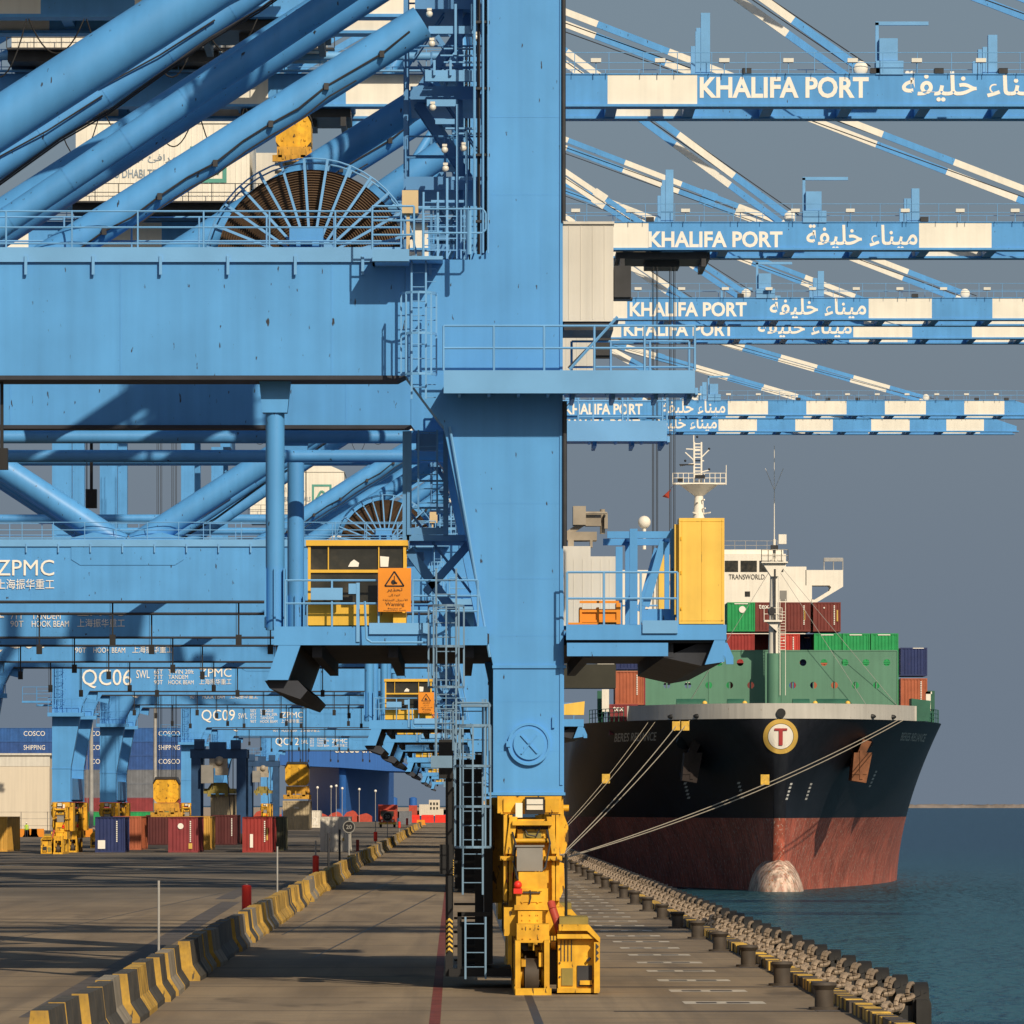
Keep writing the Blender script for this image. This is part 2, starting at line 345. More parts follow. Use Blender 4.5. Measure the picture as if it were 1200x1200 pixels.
def bogie(mb, s=1):
    """eight-wheel yellow bogie under a leg; s=-1 mirrors it for the land side"""
    c = fx(620)
    U = lambda px: s*(fx(px)-c)
    def bx(a, b, y0, y1, pt, pb, m=0): mb.box(U(a), U(b), y0, y1, fz(pb), fz(pt), m)
    def pr(pts, y0, y1, m=0): mb.prism([(U(a), fz(b)) for a, b in pts], y0, y1, m)
    bx(583, 658, -.1, 1.6, 933, 953); bx(590, 615, -.16, -.1, 936, 952); bx(639, 655, -.16, -.1, 936, 952)
    bx(587, 659, -.12, -.02, 951, 954)
    pr([(606,960),(648,960),(650,1062),(600,1062)], -.6, 2.1)
    for a in (590, 596, 646, 651): bx(a, a+4, -.75, 2.3, 955, 1055)
    pr([(597,957),(606,957),(600,1000),(592,1000)], -.85, -.3); pr([(640,957),(648,957),(652,1000),(646,1000)], -.85, -.3)
    bx(586, 658, -.9, 2.4, 1003, 1008); bx(600, 646, -.95, -.6, 962, 967); bx(606, 640, -.7, -.6, 972, 990)
    mb.tube((U(595),-.8,fz(985)),(U(646),-.8,fz(985)),.05,8)
    bx(605, 635, -1.3, -.95, 991, 1020, 1); bx(603, 637, -1.33, -1.28, 990, 992, 1)
    bx(607, 640, -1.5, 1.5, 1021, 1040); bx(604, 641, -1.7, 1.5, 1040, 1060); bx(602, 642, -1.75, -1.6, 1059, 1065)
    bx(606, 638, -2.0, 1.5, 1066, 1080)
    bx(604, 641, -3.2, -1.6, 1080, 1100); bx(603, 642, -3.25, -3.1, 1098, 1101)
    bx(590, 660, -1.6, 5.0, 1062, 1095, 0); bx(596, 655, -.5, 4.5, 1040, 1062)
    for yw in (-3.2, -1.6, 2.2, 3.9):
        bx(602, 608, yw-.55, yw+.6, 1098, 1160); bx(635, 641, yw-.55, yw+.6, 1098, 1160)
        bx(609, 614, yw-.4, yw+.4, 1120, 1128); bx(629, 634, yw-.4, yw+.4, 1112, 1128)
        mb.tube((U(606),yw,.40),(U(612),yw,.40),.26,14); mb.tube((U(632),yw,.40),(U(638),yw,.40),.26,14)
    bx(602, 643, -4.05, -3.85, 1152, 1165); bx(601, 604, -4.0, 4.4, 1150, 1166); bx(638, 641, -4.0, 4.4, 1150, 1166)
    for px_ in (611, 620, 629):
        for py_ in (1044, 1056, 1070, 1076, 1084, 1096): mb.tube((U(px_),-1.74 if py_ < 1062 else (-2.03 if py_ < 1080 else -3.24),fz(py_)),(U(px_),-1.6,fz(py_)),.018,6)
    for px_ in (589, 597, 646, 655): mb.tube((U(px_),-.95,fz(1005.5)),(U(px_),-.8,fz(1005.5)),.03,8)
    for k_ in range(5): bx(609, 634, -1.72, -1.69, 1042+k_*3.2, 1043+k_*3.2) if k_ in (0, 4) else None
    bx(606, 645, -.66, -.6, 969, 971, 2); bx(613, 634, -.72, -.69, 974, 988, 3)
    mb.pline([(U(600),-.9,fz(975)),(U(604),-1.0,fz(990)),(U(602),-1.05,fz(1012)),(U(606),-1.6,fz(1030))], .022, 6, 2)
    mb.pline([(U(640),-.9,fz(972)),(U(644),-1.0,fz(988)),(U(638),-1.2,fz(1016)),(U(632),-1.3,fz(1022))], .022, 6, 2)
    mb.pline([(U(612),-.75,fz(966)),(U(618),-.8,fz(978)),(U(628),-.8,fz(980)),(U(634),-.75,fz(966))], .016, 6, 2)
    bx(612, 632, -1.75, -1.7, 1044, 1045.5, 2); mb.pline([(U(620),-1.74,fz(1042)),(U(621),-1.76,fz(1050)),(U(619),-1.76,fz(1058))], .014, 5, 2)
    bx(642, 650, -2.6, -1.8, 1100, 1150, 2); mb.tube((U(644),-2.4,fz(1130)),(U(650),-2.4,fz(1130)),.2,14); mb.tube((U(643),-2.6,fz(1105)),(U(649),-2.6,fz(1105)),.09,10)
    for k_ in range(4): bx(654+k_*4, 655+k_*4, -3.32, -3.3, 1098, 1122, 2)
    bx(655, 668, -3.33, -3.3, 1130, 1150, 3); mb.tube((U(688),-3.38,fz(1118)),(U(684),-3.38,fz(1122)),.03,6,2)
    for py_ in (1092, 1108, 1124, 1140, 1154): mb.tube((U(653),-3.33,fz(py_)),(U(653),-3.28,fz(py_)),.02,6,2)
    # drive housing beside the first wheel
    bx(651, 692, -3.3, -1.2, 1087, 1157); bx(692, 699, -3.25, -1.3, 1095, 1157)
    pr([(652,1080),(686,1080),(699,1095),(699,1101),(684,1087),(652,1087)], -3.55, -1.1)
    bx(650, 692, -3.5, -3.35, 1091, 1096); bx(692, 698, -3.6, -3.4, 1100, 1158); bx(650, 695, -3.45, -3.3, 1153, 1158)
    bx(673, 690, -3.34, -3.3, 1127, 1151, 2); bx(676, 690, -3.4, -3.32, 1144, 1149)
    bx(653, 686, -3.0, -.9, 1072, 1080, 3)
    for k in range(3):
        pr([(694,1101+k*7),(697.5,1105+k*7),(694,1109+k*7)], -3.62, -3.6, 2)
    # big equaliser seen edge on
    pts = [(655,933),(660,933),(661,955),(666,968),(666.5,985),(662,1000),(657,1001),(655,985)]
    pr(pts, .2, .5); pr([(655,1010),(661,1012),(662,1040),(657,1052),(653,1052)], .2, .5)
    mb.tube((U(660),.3,fz(947)),(U(667),.3,fz(947)),.07,8)
    bx(575, 590, 2.2, 4.8, 935, 1060, 0)
def make_bogie(root, x, y, s, key):
    c = s
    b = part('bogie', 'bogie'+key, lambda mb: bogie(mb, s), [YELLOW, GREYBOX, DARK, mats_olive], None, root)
    b.location = (x, y, 0)
    U = lambda px: s*(fx(px)-fx(620))
    def wheels(mb):
        mb.tube((U(614.5),0,.38),(U(629),0,.38),.36,24); mb.tube((U(613),0,.38),(U(614.5),0,.38),.41,24)
    for yw in (-3.2, -1.6, 2.2, 3.9):
        wq = part('wheel', 'wheel'+key, wheels, BOLL, b, root); wq.location = (0, yw, 0)
    def lampf(mb):
        mb.box(U(615), U(638), -.34, -.2, fz(954), fz(934), 1); mb.box(U(617), U(636), -.37, -.33, fz(949), fz(936.5), 0)
        mb.box(U(617), U(636), -.38, -.36, fz(943.3), fz(942.6), 1)
    part('work_lamp', 'wlamp'+key, lampf, [LAMP, BLACK], b, root)
    part('junction_box', 'jbox'+key, lambda mb: mb.box(U(604), U(612), -.4, -.15, fz(958), fz(941)), WHITE, b, root)
    def hose(mb):
        pts = [(U(644),-2.2,fz(1056)),(U(646),-2.3,fz(1064)),(U(650),-2.4,fz(1076)),(U(654),-2.5,fz(1090))]
        mb.pline(pts, .085, 10)
    part('red_hose', 'hose'+key, hose, DRED, b, root)
    def siren(mb):
        mb.ball((U(606),-1.6,fz(1036)), .09, 10); mb.box(U(601),U(611),-1.78,-1.5,fz(1046),fz(1040))
    part('warning_beacon', 'siren'+key, siren, RED, b, root)
mats_olive = mat('dull_olive_cover', (0.25, 0.20, 0.05), 0.6, 0.2, 2.0)  # one even olive colour for bogie covers and the straddle spreader
RAILPX = lambda x: x
def frame(root, y, front):
    k = str(y)
    l1 = part('leg', 'sealeg'+k, lambda mb: sea_leg(mb, y), BLUE, None, root)
    if front:
        def hatch(mb):
            c = (fx(620), fz(872))
            mb.disc(c, .45, y-.07, y, 32); mb.disc(c, .45, y-.1, y-.07, 32, r_in=.40); mb.disc(c, .33, y-.12, y-.07, 32)
            for a in (.9, 2.3): mb.bar((c[0]-.26*math.cos(a), y-.14, c[1]-.26*math.sin(a)), (c[0]+.26*math.cos(a), y-.14, c[1]+.26*math.sin(a)), .03, .03)
            mb.box(c[0]-.48, c[0]-.4, y-.13, y-.05, c[1]-.06, c[1]+.06)
            mb.box(fx(647), fx(650), y-.06, y, fz(853), fz(840))
        part('manhole_hatch', 'hatch', hatch, BLUE, l1, root)
    part('leg', 'landleg'+k, lambda mb: land_leg(mb, y), BLUE, None, root)
    def beam(mb):
        mb.box(-29.0, fx(475)-.003, y+.02, y+1.4, ZB0, ZB1)
        mb.prism([(-16.6,ZB1-.85),(-12.4,ZB1-.85),(-12.0,ZB1-.6),(-12.0,ZB1+.35),(-13.0,ZB1+.6),(-14.5,ZB1+.3),(-16,ZB1+.6),(-17,ZB1+.35),(-17,ZB1-.6)], y-.015, y+1.2)
        for x in (-25.4,-22.2,-18.8,-10.6,-7.05,-2.6): mb.box(x-.009, x+.009, y+.012, y+.1, ZB0, ZB1)
    pb = part('portal_beam', 'pbeam'+k, beam, BLUE, None, root)
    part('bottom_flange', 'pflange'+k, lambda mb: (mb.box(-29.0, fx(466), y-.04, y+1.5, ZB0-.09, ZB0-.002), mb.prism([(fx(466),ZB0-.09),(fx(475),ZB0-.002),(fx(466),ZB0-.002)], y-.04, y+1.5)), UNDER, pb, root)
    yy = y+.75
    vx = -14.5
    yi = 4.2 if front else 14.2
    up_ = 0 if front else .25
    yk = 7.6 if front else 18.75
    part('diagonal_brace', 'vr'+k, lambda mb: tubebrace(mb, (vx+.3,ZB1+.05+up_), (1.2,25.35+up_), .55, yy), BLUE, None, root)
    part('diagonal_brace', 'vl'+k, lambda mb: tubebrace(mb, (vx-.3,ZB1+.05), (-29.8,25.2), .55, yy), BLUE, None, root)
    def inner(mb):
        tubebrace(mb, (vx+.5,ZB1-.3), (1.2,25.3), .31, yi)
        dx = (1.2-vx-.5); dz = 25.3-ZB1+.3
        pts = []
        for i in range(9):
            t = .15+i*.09; x = vx+.5+dx*t; z = ZB1-.3+dz*t
            mb.tube((x-.012,yi,z-.008),(x+.012,yi,z+.008), .32, 16)
            pts.append((x, yi-.33, z-.12+(.25 if i % 2 else -.25)))
    part('inner_brace', 'vi'+k, inner, BLUE, None, root)
    def conduit(mb):
        dx = (1.2-vx-.5); dz = 25.3-ZB1+.3
        for off, r in ((-.44,.03),(-.5,.02)):
            pts = [(vx+.5+dx*t, yi-.25, ZB1-.3+dz*t+off+.06*math.sin(i*2.1)) for i, t in enumerate([j/14 for j in range(1,14)])]
            mb.pline(pts, r, 5)
        for i in range(5):
            t = .18+i*.16; x = vx+.5+dx*t; z = ZB1-.3+dz*t
            mb.pline([(x-1.3,yi-.36,z-.75),(x,yi-.4,z-.05),(x+1.2,yi-.36,z+.72)], .02, 5)
    if front: part('cable_conduit', 'vic'+k, conduit, DARK, None, root)
    def kcon(mb):
        p = Vector((-8.0, yy-.32, ZB1+.35)); q = Vector((fx(480), yy-.32, fz(30)))
        pts = [p.lerp(q, i/12)+Vector((0,-.06,-.12+.05*math.sin(i*2.2))) for i in range(13)]
        mb.pline(pts, .022, 5); mb.pline([v+Vector((.05,.02,-.22)) for v in pts[2:11]], .018, 5)
        for v in pts[1:12:2]: mb.box(v.x-.05, v.x+.05, yy-.45, yy-.34, v.z-.08, v.z+.06)
    part('cable_conduit', 'kcon'+k, kcon, DARK, None, root)
    part('knee_brace', 'kn'+k, lambda mb: tubebrace(mb, (-9.1,ZB1-.2), (fx(495),fz(21)), .38, yy), BLUE, None, root)
    part('inner_brace', 'kni'+k, lambda mb: tubebrace(mb, (-8.0,ZB1-.2-(.2 if front else 1.0)), (-.3,20.6-(.75 if front else 1.1)), .33, yk), BLUE, None, root)
    def hanger(mb):
        mb.tube((-3.81,yy,7.6),(-3.81,yy,12.4),.2,16)
        mb.prism([(-4.15,ZB0),(-3.47,ZB0),(-3.5,12.65),(-3.55,12.2),(-4.07,12.2),(-4.12,12.65)], yy-.25, yy+.25)
        for a in (-.2,.0,.2): mb.box(-3.81+a-.02, -3.81+a+.02, yy-.26, yy+.26, 7.65, 8.9)
    part('hanger_column', 'hang'+k, hanger, BLUE, None, root)
    def flood(mb):
        mb.box(-.035, .035, .65, .75, -1.5, 0); mb.tube((-.11,.7,-1.5),(-.11,.7,-.05),.012,5); mb.box(-.13, .13, .55, .85, -1.95, -1.5)
    for x in (-25.5,-20.5,-15.2,-9.6):
        o = part('floodlight', 'flood', flood, BLACK, None, root); o.location = (x+(0 if front else .9), y, ZB0)
    # walkway rails on the beam
    def rails(mb):
        mb.box(-28, fx(474), y-.06, y+.1, ZB1-.03, ZB1+.28)
        mb.rail((-27.5,y-.03,ZB1+.02),(fx(470),y-.03,ZB1+.02), 1.02, 1.42, .02, 2)
        for i in range(20):
            x = -27.5+i*1.42
            mb.box(x-.03, x+.03, y-.1, y-.05, ZB1-.3, ZB1+.1)
        mb.rail((-27.0,y+1.35,ZB1+.02),(fx(470),y+1.35,ZB1+.02), 1.02, 1.42, .02, 1)
    part('beam_railing', 'brail'+k, rails, BLUE2, None, root)
    # seaward platform at beam level
    def splat(mb):
        a, b = fx(520), fx(812)
        mb.box(a, b, y-1.15, y-.02, 12.62, 12.72); mb.box(2.34, b, y-.02, y+2.2, 12.62, 12.72)
        mb.box(a, b, y-1.2, y-1.13, 12.5, 12.98)
        mb.box(b-.05, b, y-1.13, y+2.2, 12.5, 12.85)
        for i in range(9):
            x = a+.3+i*.62; mb.box(x, x+.06, y-1.1, y-.02, 12.48, 12.62)
        for x in (2.45, 3.3, 4.2, 4.9): mb.box(x, x+.08, y-.02, y+2.2, 12.45, 12.62)
        mb.rail((a,y-1.17,12.98),(b,y-1.17,12.98), .93, 1.15, .025, 1)
        mb.rail((2.5,y+2.15,12.72),(b,y+2.15,12.72), 1.1, .9, .025, 1)
        mb.pline([(2.4,y-1.17,13.0),(3.4,y-1.17,14.1)], .03, 5)
    part('seaward_platform', 'splat'+k, splat, BLUE2, None, root)
    def cab(mb):
        mb.box(2.245, fx(719), y+.1, y+2.6, fz(376), fz(260)); mb.box(2.24, fx(720), y+.05, y+2.65, fz(262), fz(259))
        for i in range(4): mb.box(2.4+i*.25, 2.412+i*.25, y+.09, y+.2, fz(374), fz(263))
    part('electrical_cabinet', 'ecab'+k, cab, CREAM, None, root)
    def ac(mb):
        mb.box(2.3, fx(719), y+.15, y+2.5, fz(386), fz(376.5)); mb.box(fx(721), fx(741), y+.9, y+1.7, fz(344), fz(307))
        mb.box(fx(719), fx(743), y+1, y+1.6, fz(346), fz(344)); mb.bar((2.4,y+.3,fz(430)),(fx(715),y+.3,fz(380)),.05,.05)
    part('cooling_unit', 'acu'+k, ac, DARK, None, root)
    for nm, x, s, kk in (('sea', fx(620), 1, 's'), ('land', -31.26, -1, 'l')):
        make_bogie(root, x, y if front else y+1.5, s, kk)
def crane(d, zb, label, num, right, inner=22.2, outer=41, tip=58, raised=False, txt=None, detail=True):
    """right: list of (x, colour) break points of the painted boom; txt: lettering boxes on the boom"""
    root = thing('gantry_crane', (0, d, 0), label, 'gantry crane', 'blue ship-to-shore cranes along the quay')
    for y, fr in ((0, True), (18, False)): frame(root, y, fr)
    def sills(mb):
        mb.box(.9, 2.2, 1.5, 18, 4.3, 6.0)
    part('sill_beam', 'sill', sills, BLUE, None, root); part('sill_beam', 'sill2', lambda mb: mb.box(-31.8, -30.5, 1.5, 18, 4.3, 6.0), BLUE, None, root)
    def cross(mb):
        mb.box(.75, 2.15, 1.5, 18, ZB0+.1, ZB1-.1)
    part('tie_beam', 'cross', cross, BLUE, None, root)
    part('tie_beam', 'cross2', lambda mb: mb.box(-31.9, -30.5, 1.5, 18, ZB0+.1, ZB1-.1), BLUE, None, root)
    for y, z, r in ((11.5, 12.3, .15), (16.9, 12.15, .15), (9, 26.0, .3)) if d == 138 else ((9, 26.0, .3), (9.6, 19.7, .24)): part('tie_pipe', 'tie%s' % y, lambda mb: mb.tube((-29,y,z),(fx(520) if z < 20 else 1,y,z), r, 14), BLUE, None, root)
    # ---- lashing platform between the legs
    y0, y1 = -.55, 19.9
    def lash(mb):
        mb.box(fx(322), fx(571), y0-.06, y0, 7.25, 7.64); mb.box(fx(663), fx(850), y0-.06, y0, 7.36, 7.68)
        mb.box(fx(664), fx(782), y0, y0+.1, 7.02, 7.3)
        mb.box(fx(330), .70, y0, y1, 7.5, 7.6); mb.box(2.38, fx(846), y0, y1, 7.5, 7.6); mb.box(.70, 2.38, 1.55, 17.9, 7.5, 7.6)
        mb.prism([(-3.70,7.25),(-3.24,7.25),(-3.5,6.52),(-3.95,6.52)], y0-.05, y0+.3)
        mb.prism([(5.45,7.36),(5.68,7.36),(5.66,6.9),(5.25,6.84)], y0-.05, y0+.3); mb.prism([(5.62,7.3),(5.72,7.3),(5.85,7.0),(5.85,6.85),(5.7,6.85)], y0-.03, y0+.1)
    lp = part('lashing_platform', 'lash', lash, BLUE, None, root)
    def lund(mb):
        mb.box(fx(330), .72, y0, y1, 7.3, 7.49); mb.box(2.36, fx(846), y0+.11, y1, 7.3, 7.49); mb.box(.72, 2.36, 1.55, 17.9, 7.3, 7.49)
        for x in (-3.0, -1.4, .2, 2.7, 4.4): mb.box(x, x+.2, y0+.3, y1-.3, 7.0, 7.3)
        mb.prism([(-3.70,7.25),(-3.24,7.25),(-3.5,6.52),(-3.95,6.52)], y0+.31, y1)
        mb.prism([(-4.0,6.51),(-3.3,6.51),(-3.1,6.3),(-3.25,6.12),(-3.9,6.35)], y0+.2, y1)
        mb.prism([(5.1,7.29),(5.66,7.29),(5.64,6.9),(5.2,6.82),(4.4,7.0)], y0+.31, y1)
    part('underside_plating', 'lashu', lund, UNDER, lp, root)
    def lrail(mb):
        y0 = -.58
        mb.rail((fx(335),y0,7.64),(fx(444),y0,7.64), .97, 1.3, .022, 1)
        mb.rail((fx(484),y0,7.64),(fx(560),y0,7.64), .97, 1.0, .022, 2)
        mb.pline([(fx(428),y0-.3,fz(706)),(fx(430),y0-.3,fz(750)),(fx(436),y0-.3,fz(754)),(fx(500),y0-.3,fz(754))],.025,5)
        mb.box(fx(365),fx(402),y0-.06,y0,fz(704),fz(690)); mb.box(fx(409),fx(418),y0-.06,y0,fz(697),fz(685))
        mb.box(fx(418),fx(422),y0-.07,y0+.02,fz(753),fz(684))
        mb.box(fx(433),fx(503),y0-.09,y0-.02,fz(744),fz(731))
    part('platform_railing', 'lrail', lrail, BLUE2, None, root)
    def rrail(mb):
        mb.rail((fx(664),-.58,7.68),(fx(793),-.58,7.68), 1.1, .75, .024, 1); mb.box(fx(752),fx(793),-.67,-.6,fz(743),fz(728))
    part('platform_railing', 'rrail', rrail, BLUE2, None, root)
    part('platform_railing', 'lrailb', lambda mb: mb.rail((fx(335),19.8,7.6),(fx(560),19.8,7.6), 1.1, 1.2, .022, 1), BLUE2, None, root)
    part('platform_railing', 'rrailb', lambda mb: mb.rail((fx(664),19.8,7.6),(fx(846),19.8,7.6), 1.1, 1.2, .022, 1), BLUE2, None, root)
    # ---- checker's cabin
    def cabin(mb):
        a, b = fx(361), fx(476); y0, y1 = -.25, 1.9
        mb.box(a, b, y0, y1, fz(733), fz(709)); mb.box(a-.04, b+.04, y0-.05, y1+.05, fz(640), fz(633.5))
        for x in (a, b-.06): mb.box(x, x+.06, y0, y0+.06, fz(709), fz(640)); mb.box(x, x+.06, y1-.06, y1, fz(709), fz(640))
        mb.box(a+.06, b-.06, y0, y0+.06, fz(671.5), fz(668)); mb.box(fx(385)-.012, fx(385)+.012, y0, y0+.05, fz(668), fz(640)); mb.box(fx(444)-.012, fx(444)+.012, y0, y0+.05, fz(668), fz(640))
        mb.box(fx(461), fx(476), y0-.3, y0, fz(733), fz(719))
    cb = part('checker_cabin', 'cabin', cabin, YPALE2, None, root)
    part('window', 'cwin1', lambda mb: mb.box(fx(364), fx(473), -.2, 1.85, fz(668.2), fz(640)), GLASS, cb, root)
    part('window', 'cwin2', lambda mb: mb.box(fx(364), fx(473), -.2, 1.85, fz(709), fz(671.3)), GLASS, cb, root)
    def paper(mb):
        mb.add([(fx(a),-.222,fz(b)) for a, b in ((408,664.5),(420,664.5),(421,660),(415,656),(411,659))], [(0,1,2,3,4)])
        mb.add([(fx(a),-.222,fz(b)) for a, b in ((446,664.5),(455,664.5),(456,653),(445.5,652))], [(0,1,2,3)])
    part('paper_notice', 'paper', paper, WRITE, cb, root)
    ws = part('warning_sign', 'wsign', lambda mb: mb.box(fx(443.5), fx(482), -.72, -.69, fz(718), fz(667)), ORANGE, None, root)
    def wl(mb):
        y = -.727
        cx, t, b = fx(462.5), fz(671), fz(688)
        for p, q in (((cx,t),(cx-.2,b)),((cx,t),(cx+.2,b)),((cx-.2,b),(cx+.2,b))): mb.bar((p[0],y,p[1]),(q[0],y,q[1]),.006,.03)
        mb.disc((cx-.02,fz(683.5)), .05, y-.003, y, 10); mb.box(cx-.0, cx+.06, y-.003, y, fz(685.5), fz(683.5)); mb.box(cx-.008, cx+.008, y-.003, y, fz(681), fz(676))
        text(mb, AR_WARN, fx(454), fx(472), fz(695), fz(690), y)
        text(mb, AR_W2, fx(456), fx(469), fz(700.5), fz(697), y)
        text(mb, AR_W3, fx(449), fx(478), fz(706), fz(702.5), y)
        text(mb, 'Warning', fx(452), fx(474), fz(712.5), fz(707), y, .0)
        text(mb, 'Beware of', fx(455), fx(471), fz(714.8), fz(713.2), y); text(mb, 'suspended loads', fx(450), fx(476), fz(717.2), fz(715.6), y)
    part('lettering', 'wslet', wl, BLACK, ws, root)
    # ---- power unit, frame and panel on the seaward half of the platform
    gy = 8.2
    gx = lambda px: (px-533)*(138+gy)/F
    gz = lambda py: H+(943-py)*(138+gy)/F
    def hous(mb):
        mb.prism([(2.38,7.9),(gx(722),7.9),(gx(722),gz(652)),(gx(692),gz(652)),(gx(692),gz(640)),(2.38,gz(640))], gy, gy+3.5)
        for i in range(6): mb.box(2.45+i*.2, 2.46+i*.2, gy-.01, gy+.1, 8.0, gz(655))
    def mach(mb):
        mb.box(gx(672), gx(687), gy+.4, gy+1.2, gz(614), gz(592)); mb.box(gx(687), gx(705), gy+.6, gy+1, gz(615), gz(598)); mb.tube((gx(707),gy+.8,gz(624)),(gx(707),gy+.8,gz(595)),.06,10)
        mb.box(gx(662), gx(700), gy+.5, gy+1.4, gz(632), gz(622)); mb.box(gx(666), gx(673), gy+.5, gy+1, gz(640), gz(628)); mb.box(gx(692), gx(695), gy+.5, gy+1, gz(640), gz(622))
        mb.bar((gx(660),gy+.6,gz(628)),(gx(684),gy+.6,gz(612)),.1,.12); mb.tube((gx(687),gy+.5,gz(600)),(gx(712),gy+.5,gz(600)),.03,6); mb.box(gx(709),gx(713),gy+.6,gy+.9,gz(618),gz(600))
    if not raised:
        gh = part('generator_housing', 'hous', hous, CREAM, None, root)
        part('exhaust_machinery', 'mach', mach, GREYBOX2, gh, root)
    def bframe(mb):
        for y in (.2, 4.0):
            for px, w_ in ((743, 9), (789, 6)): mb.box(fx(px-w_/2), fx(px+w_/2), y, y+.2, 7.7, fz(619))
            mb.box(fx(712), fx(786), y+.02, y+.18, fz(630), fz(622)); mb.bar((fx(757),y+.1,fz(710)),(fx(778),y+.1,fz(634)), .16, .16)
        for px in (743, 789): mb.box(fx(px-3), fx(px+3), .4, 4.0, fz(626), fz(620))
        mb.box(fx(752), fx(788), .3, .36, fz(730), fz(713)); mb.box(fx(722), fx(730), .25, .4, 7.7, fz(640))
    if not raised: part('steel_frame', 'bframe', bframe, BLUE, None, root)
    def ypan(mb):
        mb.box(fx(795), fx(848), -.45, .55, 7.7, fz(608)); mb.box(fx(790), fx(795), -.3, .5, 7.9, fz(615))
    if not raised:
        part('yellow_booth', 'ypan', ypan, YPALE, None, root)
        part('panel_seam', 'yseam', lambda mb: [mb.box(fx(q)-.004, fx(q)+.004, -.456, -.449, 7.75, fz(610)) for q in (798.5, 821.5, 845)]+[mb.box(fx(796), fx(847), -.456, -.449, fz(r_)-.004, fz(r_)+.004) for r_ in (612, 728)]+[mb.box(fx(796.5), fx(798), -.47, -.45, fz(r_+4), fz(r_)) for r_ in (630, 670, 712)], YELLOW, None, root)
        part('yellow_cabinet', 'ycab', lambda mb: mb.box(gx(772), gx(787), gy, gy+.8, 7.6, gz(650)), YPALE, None, root)
    else:
        hx = lambda px: (px-533)/26.45
        hz_ = lambda py: H+(943-py)/26.45
        bx1 = part('storage_box', 'stbox', lambda mb: (mb.box(hx(640), hx(722), .5, 3, hz_(806), hz_(778)), mb.box(hx(640), hx(648), 1, 2, 7.6, hz_(806))), OLIVEB, None, root)
        part('tool_box', 'tlbox', lambda mb: mb.prism([(hx(655),hz_(838)),(hx(684),hz_(838)),(hx(685),hz_(822)),(hx(656),hz_(826))], -.5, .4), YPALE, None, root)
    def obin(mb):
        y0, y1 = -.3, .8; a, b = fx(679), fx(725)
        mb.box(a, b, y0+.05, y1-.05, 7.72, fz(714))
        for x in (a, fx(699), b-.04): mb.box(x, x+.05, y0, y1, 7.7, fz(712))
        for z in (7.74, 7.95, 8.14): mb.box(a, b, y0, y0+.04, z, z+.05)
        mb.box(fx(722), fx(727), y0, y1, 7.7, fz(707)); mb.box(fx(665), fx(700), y0-.05, y1, 7.69, 7.73)
    part('cone_bin', 'obin', obin, ORANGE, None, root)
    # ---- cable reel behind the front beam
    cx, cz = fx(362), fz(306)+.12
    def coil(mb):
        n = 72; K = 56
        vs = []; fs = []
        for k in range(K+1):
            r = .55+(2.04-.55)*k/K
            yy = 2.35+(.03 if k % 2 else -.03)
            for i in range(n):
                t = 2*math.pi*i/n; vs.append((cx+r*math.cos(t), yy, cz+r*math.sin(t)))
        for k in range(K):
            for i in range(n):
                j = (i+1) % n; fs.append((k*n+i, k*n+j, (k+1)*n+j, (k+1)*n+i))
        mb.add(vs, fs); mb.disc((cx,cz), 2.05, 2.5, 3.0, 48); mb.disc((cx,cz), .56, 2.2, 2.6, 24)
    rl = part('cable_reel', 'coil', coil, CABLE, None, root)
    def spokes(mb):
        for y in (yr,):
            for i in range(28):
                t = 2*math.pi*(i+.3)/28
                mb.bar((cx+.55*math.cos(t),y,cz+.55*math.sin(t)),(cx+2.25*math.cos(t),y,cz+2.25*math.sin(t)),.045,.055)
            pts = [(cx+2.26*math.cos(t),y,cz+2.26*math.sin(t)) for t in [2*math.pi*i/48 for i in range(49)]]
            mb.pline(pts, .02, 6)
        mb.disc((cx,cz), .6, yr-.15, yr, 24)
    for yr in (2.1, 3.15): part('reel_spokes', 'spokes%s' % yr, spokes, BLUE2, rl, root)
    def motor(mb):
        mb.box(fx(337), fx(377), 1.5, 1.85, fz(275), fz(258)); mb.box(fx(345), fx(350), 1.5, 1.8, ZB1, fz(275)); mb.box(fx(364), fx(372), 1.5, 1.8, ZB1, fz(275))
    part('reel_drive', 'motor', motor, BLUE, rl, root)
    # ---- front small platform and ladders
    def fplat(mb):
        a, b = fx(437), fx(480); y = -1.1
        mb.box(a, b, y, 0, fz(312), fz(308)); mb.box(a, b, y-.04, y, fz(311), fz(297)); mb.box(a, a+.05, y, 0, fz(312), fz(300))
        mb.box(fx(466), fx(519), y-.03, -.02, fz(309), fz(305))
        mb.rail((a,y,fz(297)),(b+.1,y,fz(297)), .9, .75, .022, 2)
        mb.pline([(fx(496),y,fz(278)),(fx(565),y,fz(278)),(fx(569),y,fz(274)),(fx(569),y,fz(255)),(fx(565),y,fz(250)),(fx(496),y,fz(250))], .022, 6)
        mb.pline([(fx(496),y,fz(306)),(fx(496),y,fz(250))], .025, 6); mb.pline([(fx(550),y,fz(303)),(fx(550),y,fz(252))], .05, 6)
        mb.ladder(fx(491), -.75, fz(470), fz(306), .3)
        for py in range(318, 470, 15): mb.tube((fx(500),-.7,fz(py)),(fx(511),-.7,fz(py)),.01,5)
        mb.ladder(fx(505), -1.0, fz(306), fz(230), .3, False)
    part('front_ladder', 'fplat', fplat, BLUE2, None, root)
    part('control_box', 'tbox', lambda mb: (mb.box(fx(471), fx(490), .3, .9, fz(248), fz(221)), mb.box(fx(476), fx(480), .4, .8, fz(300), fz(248))), BEIGEB, None, root)
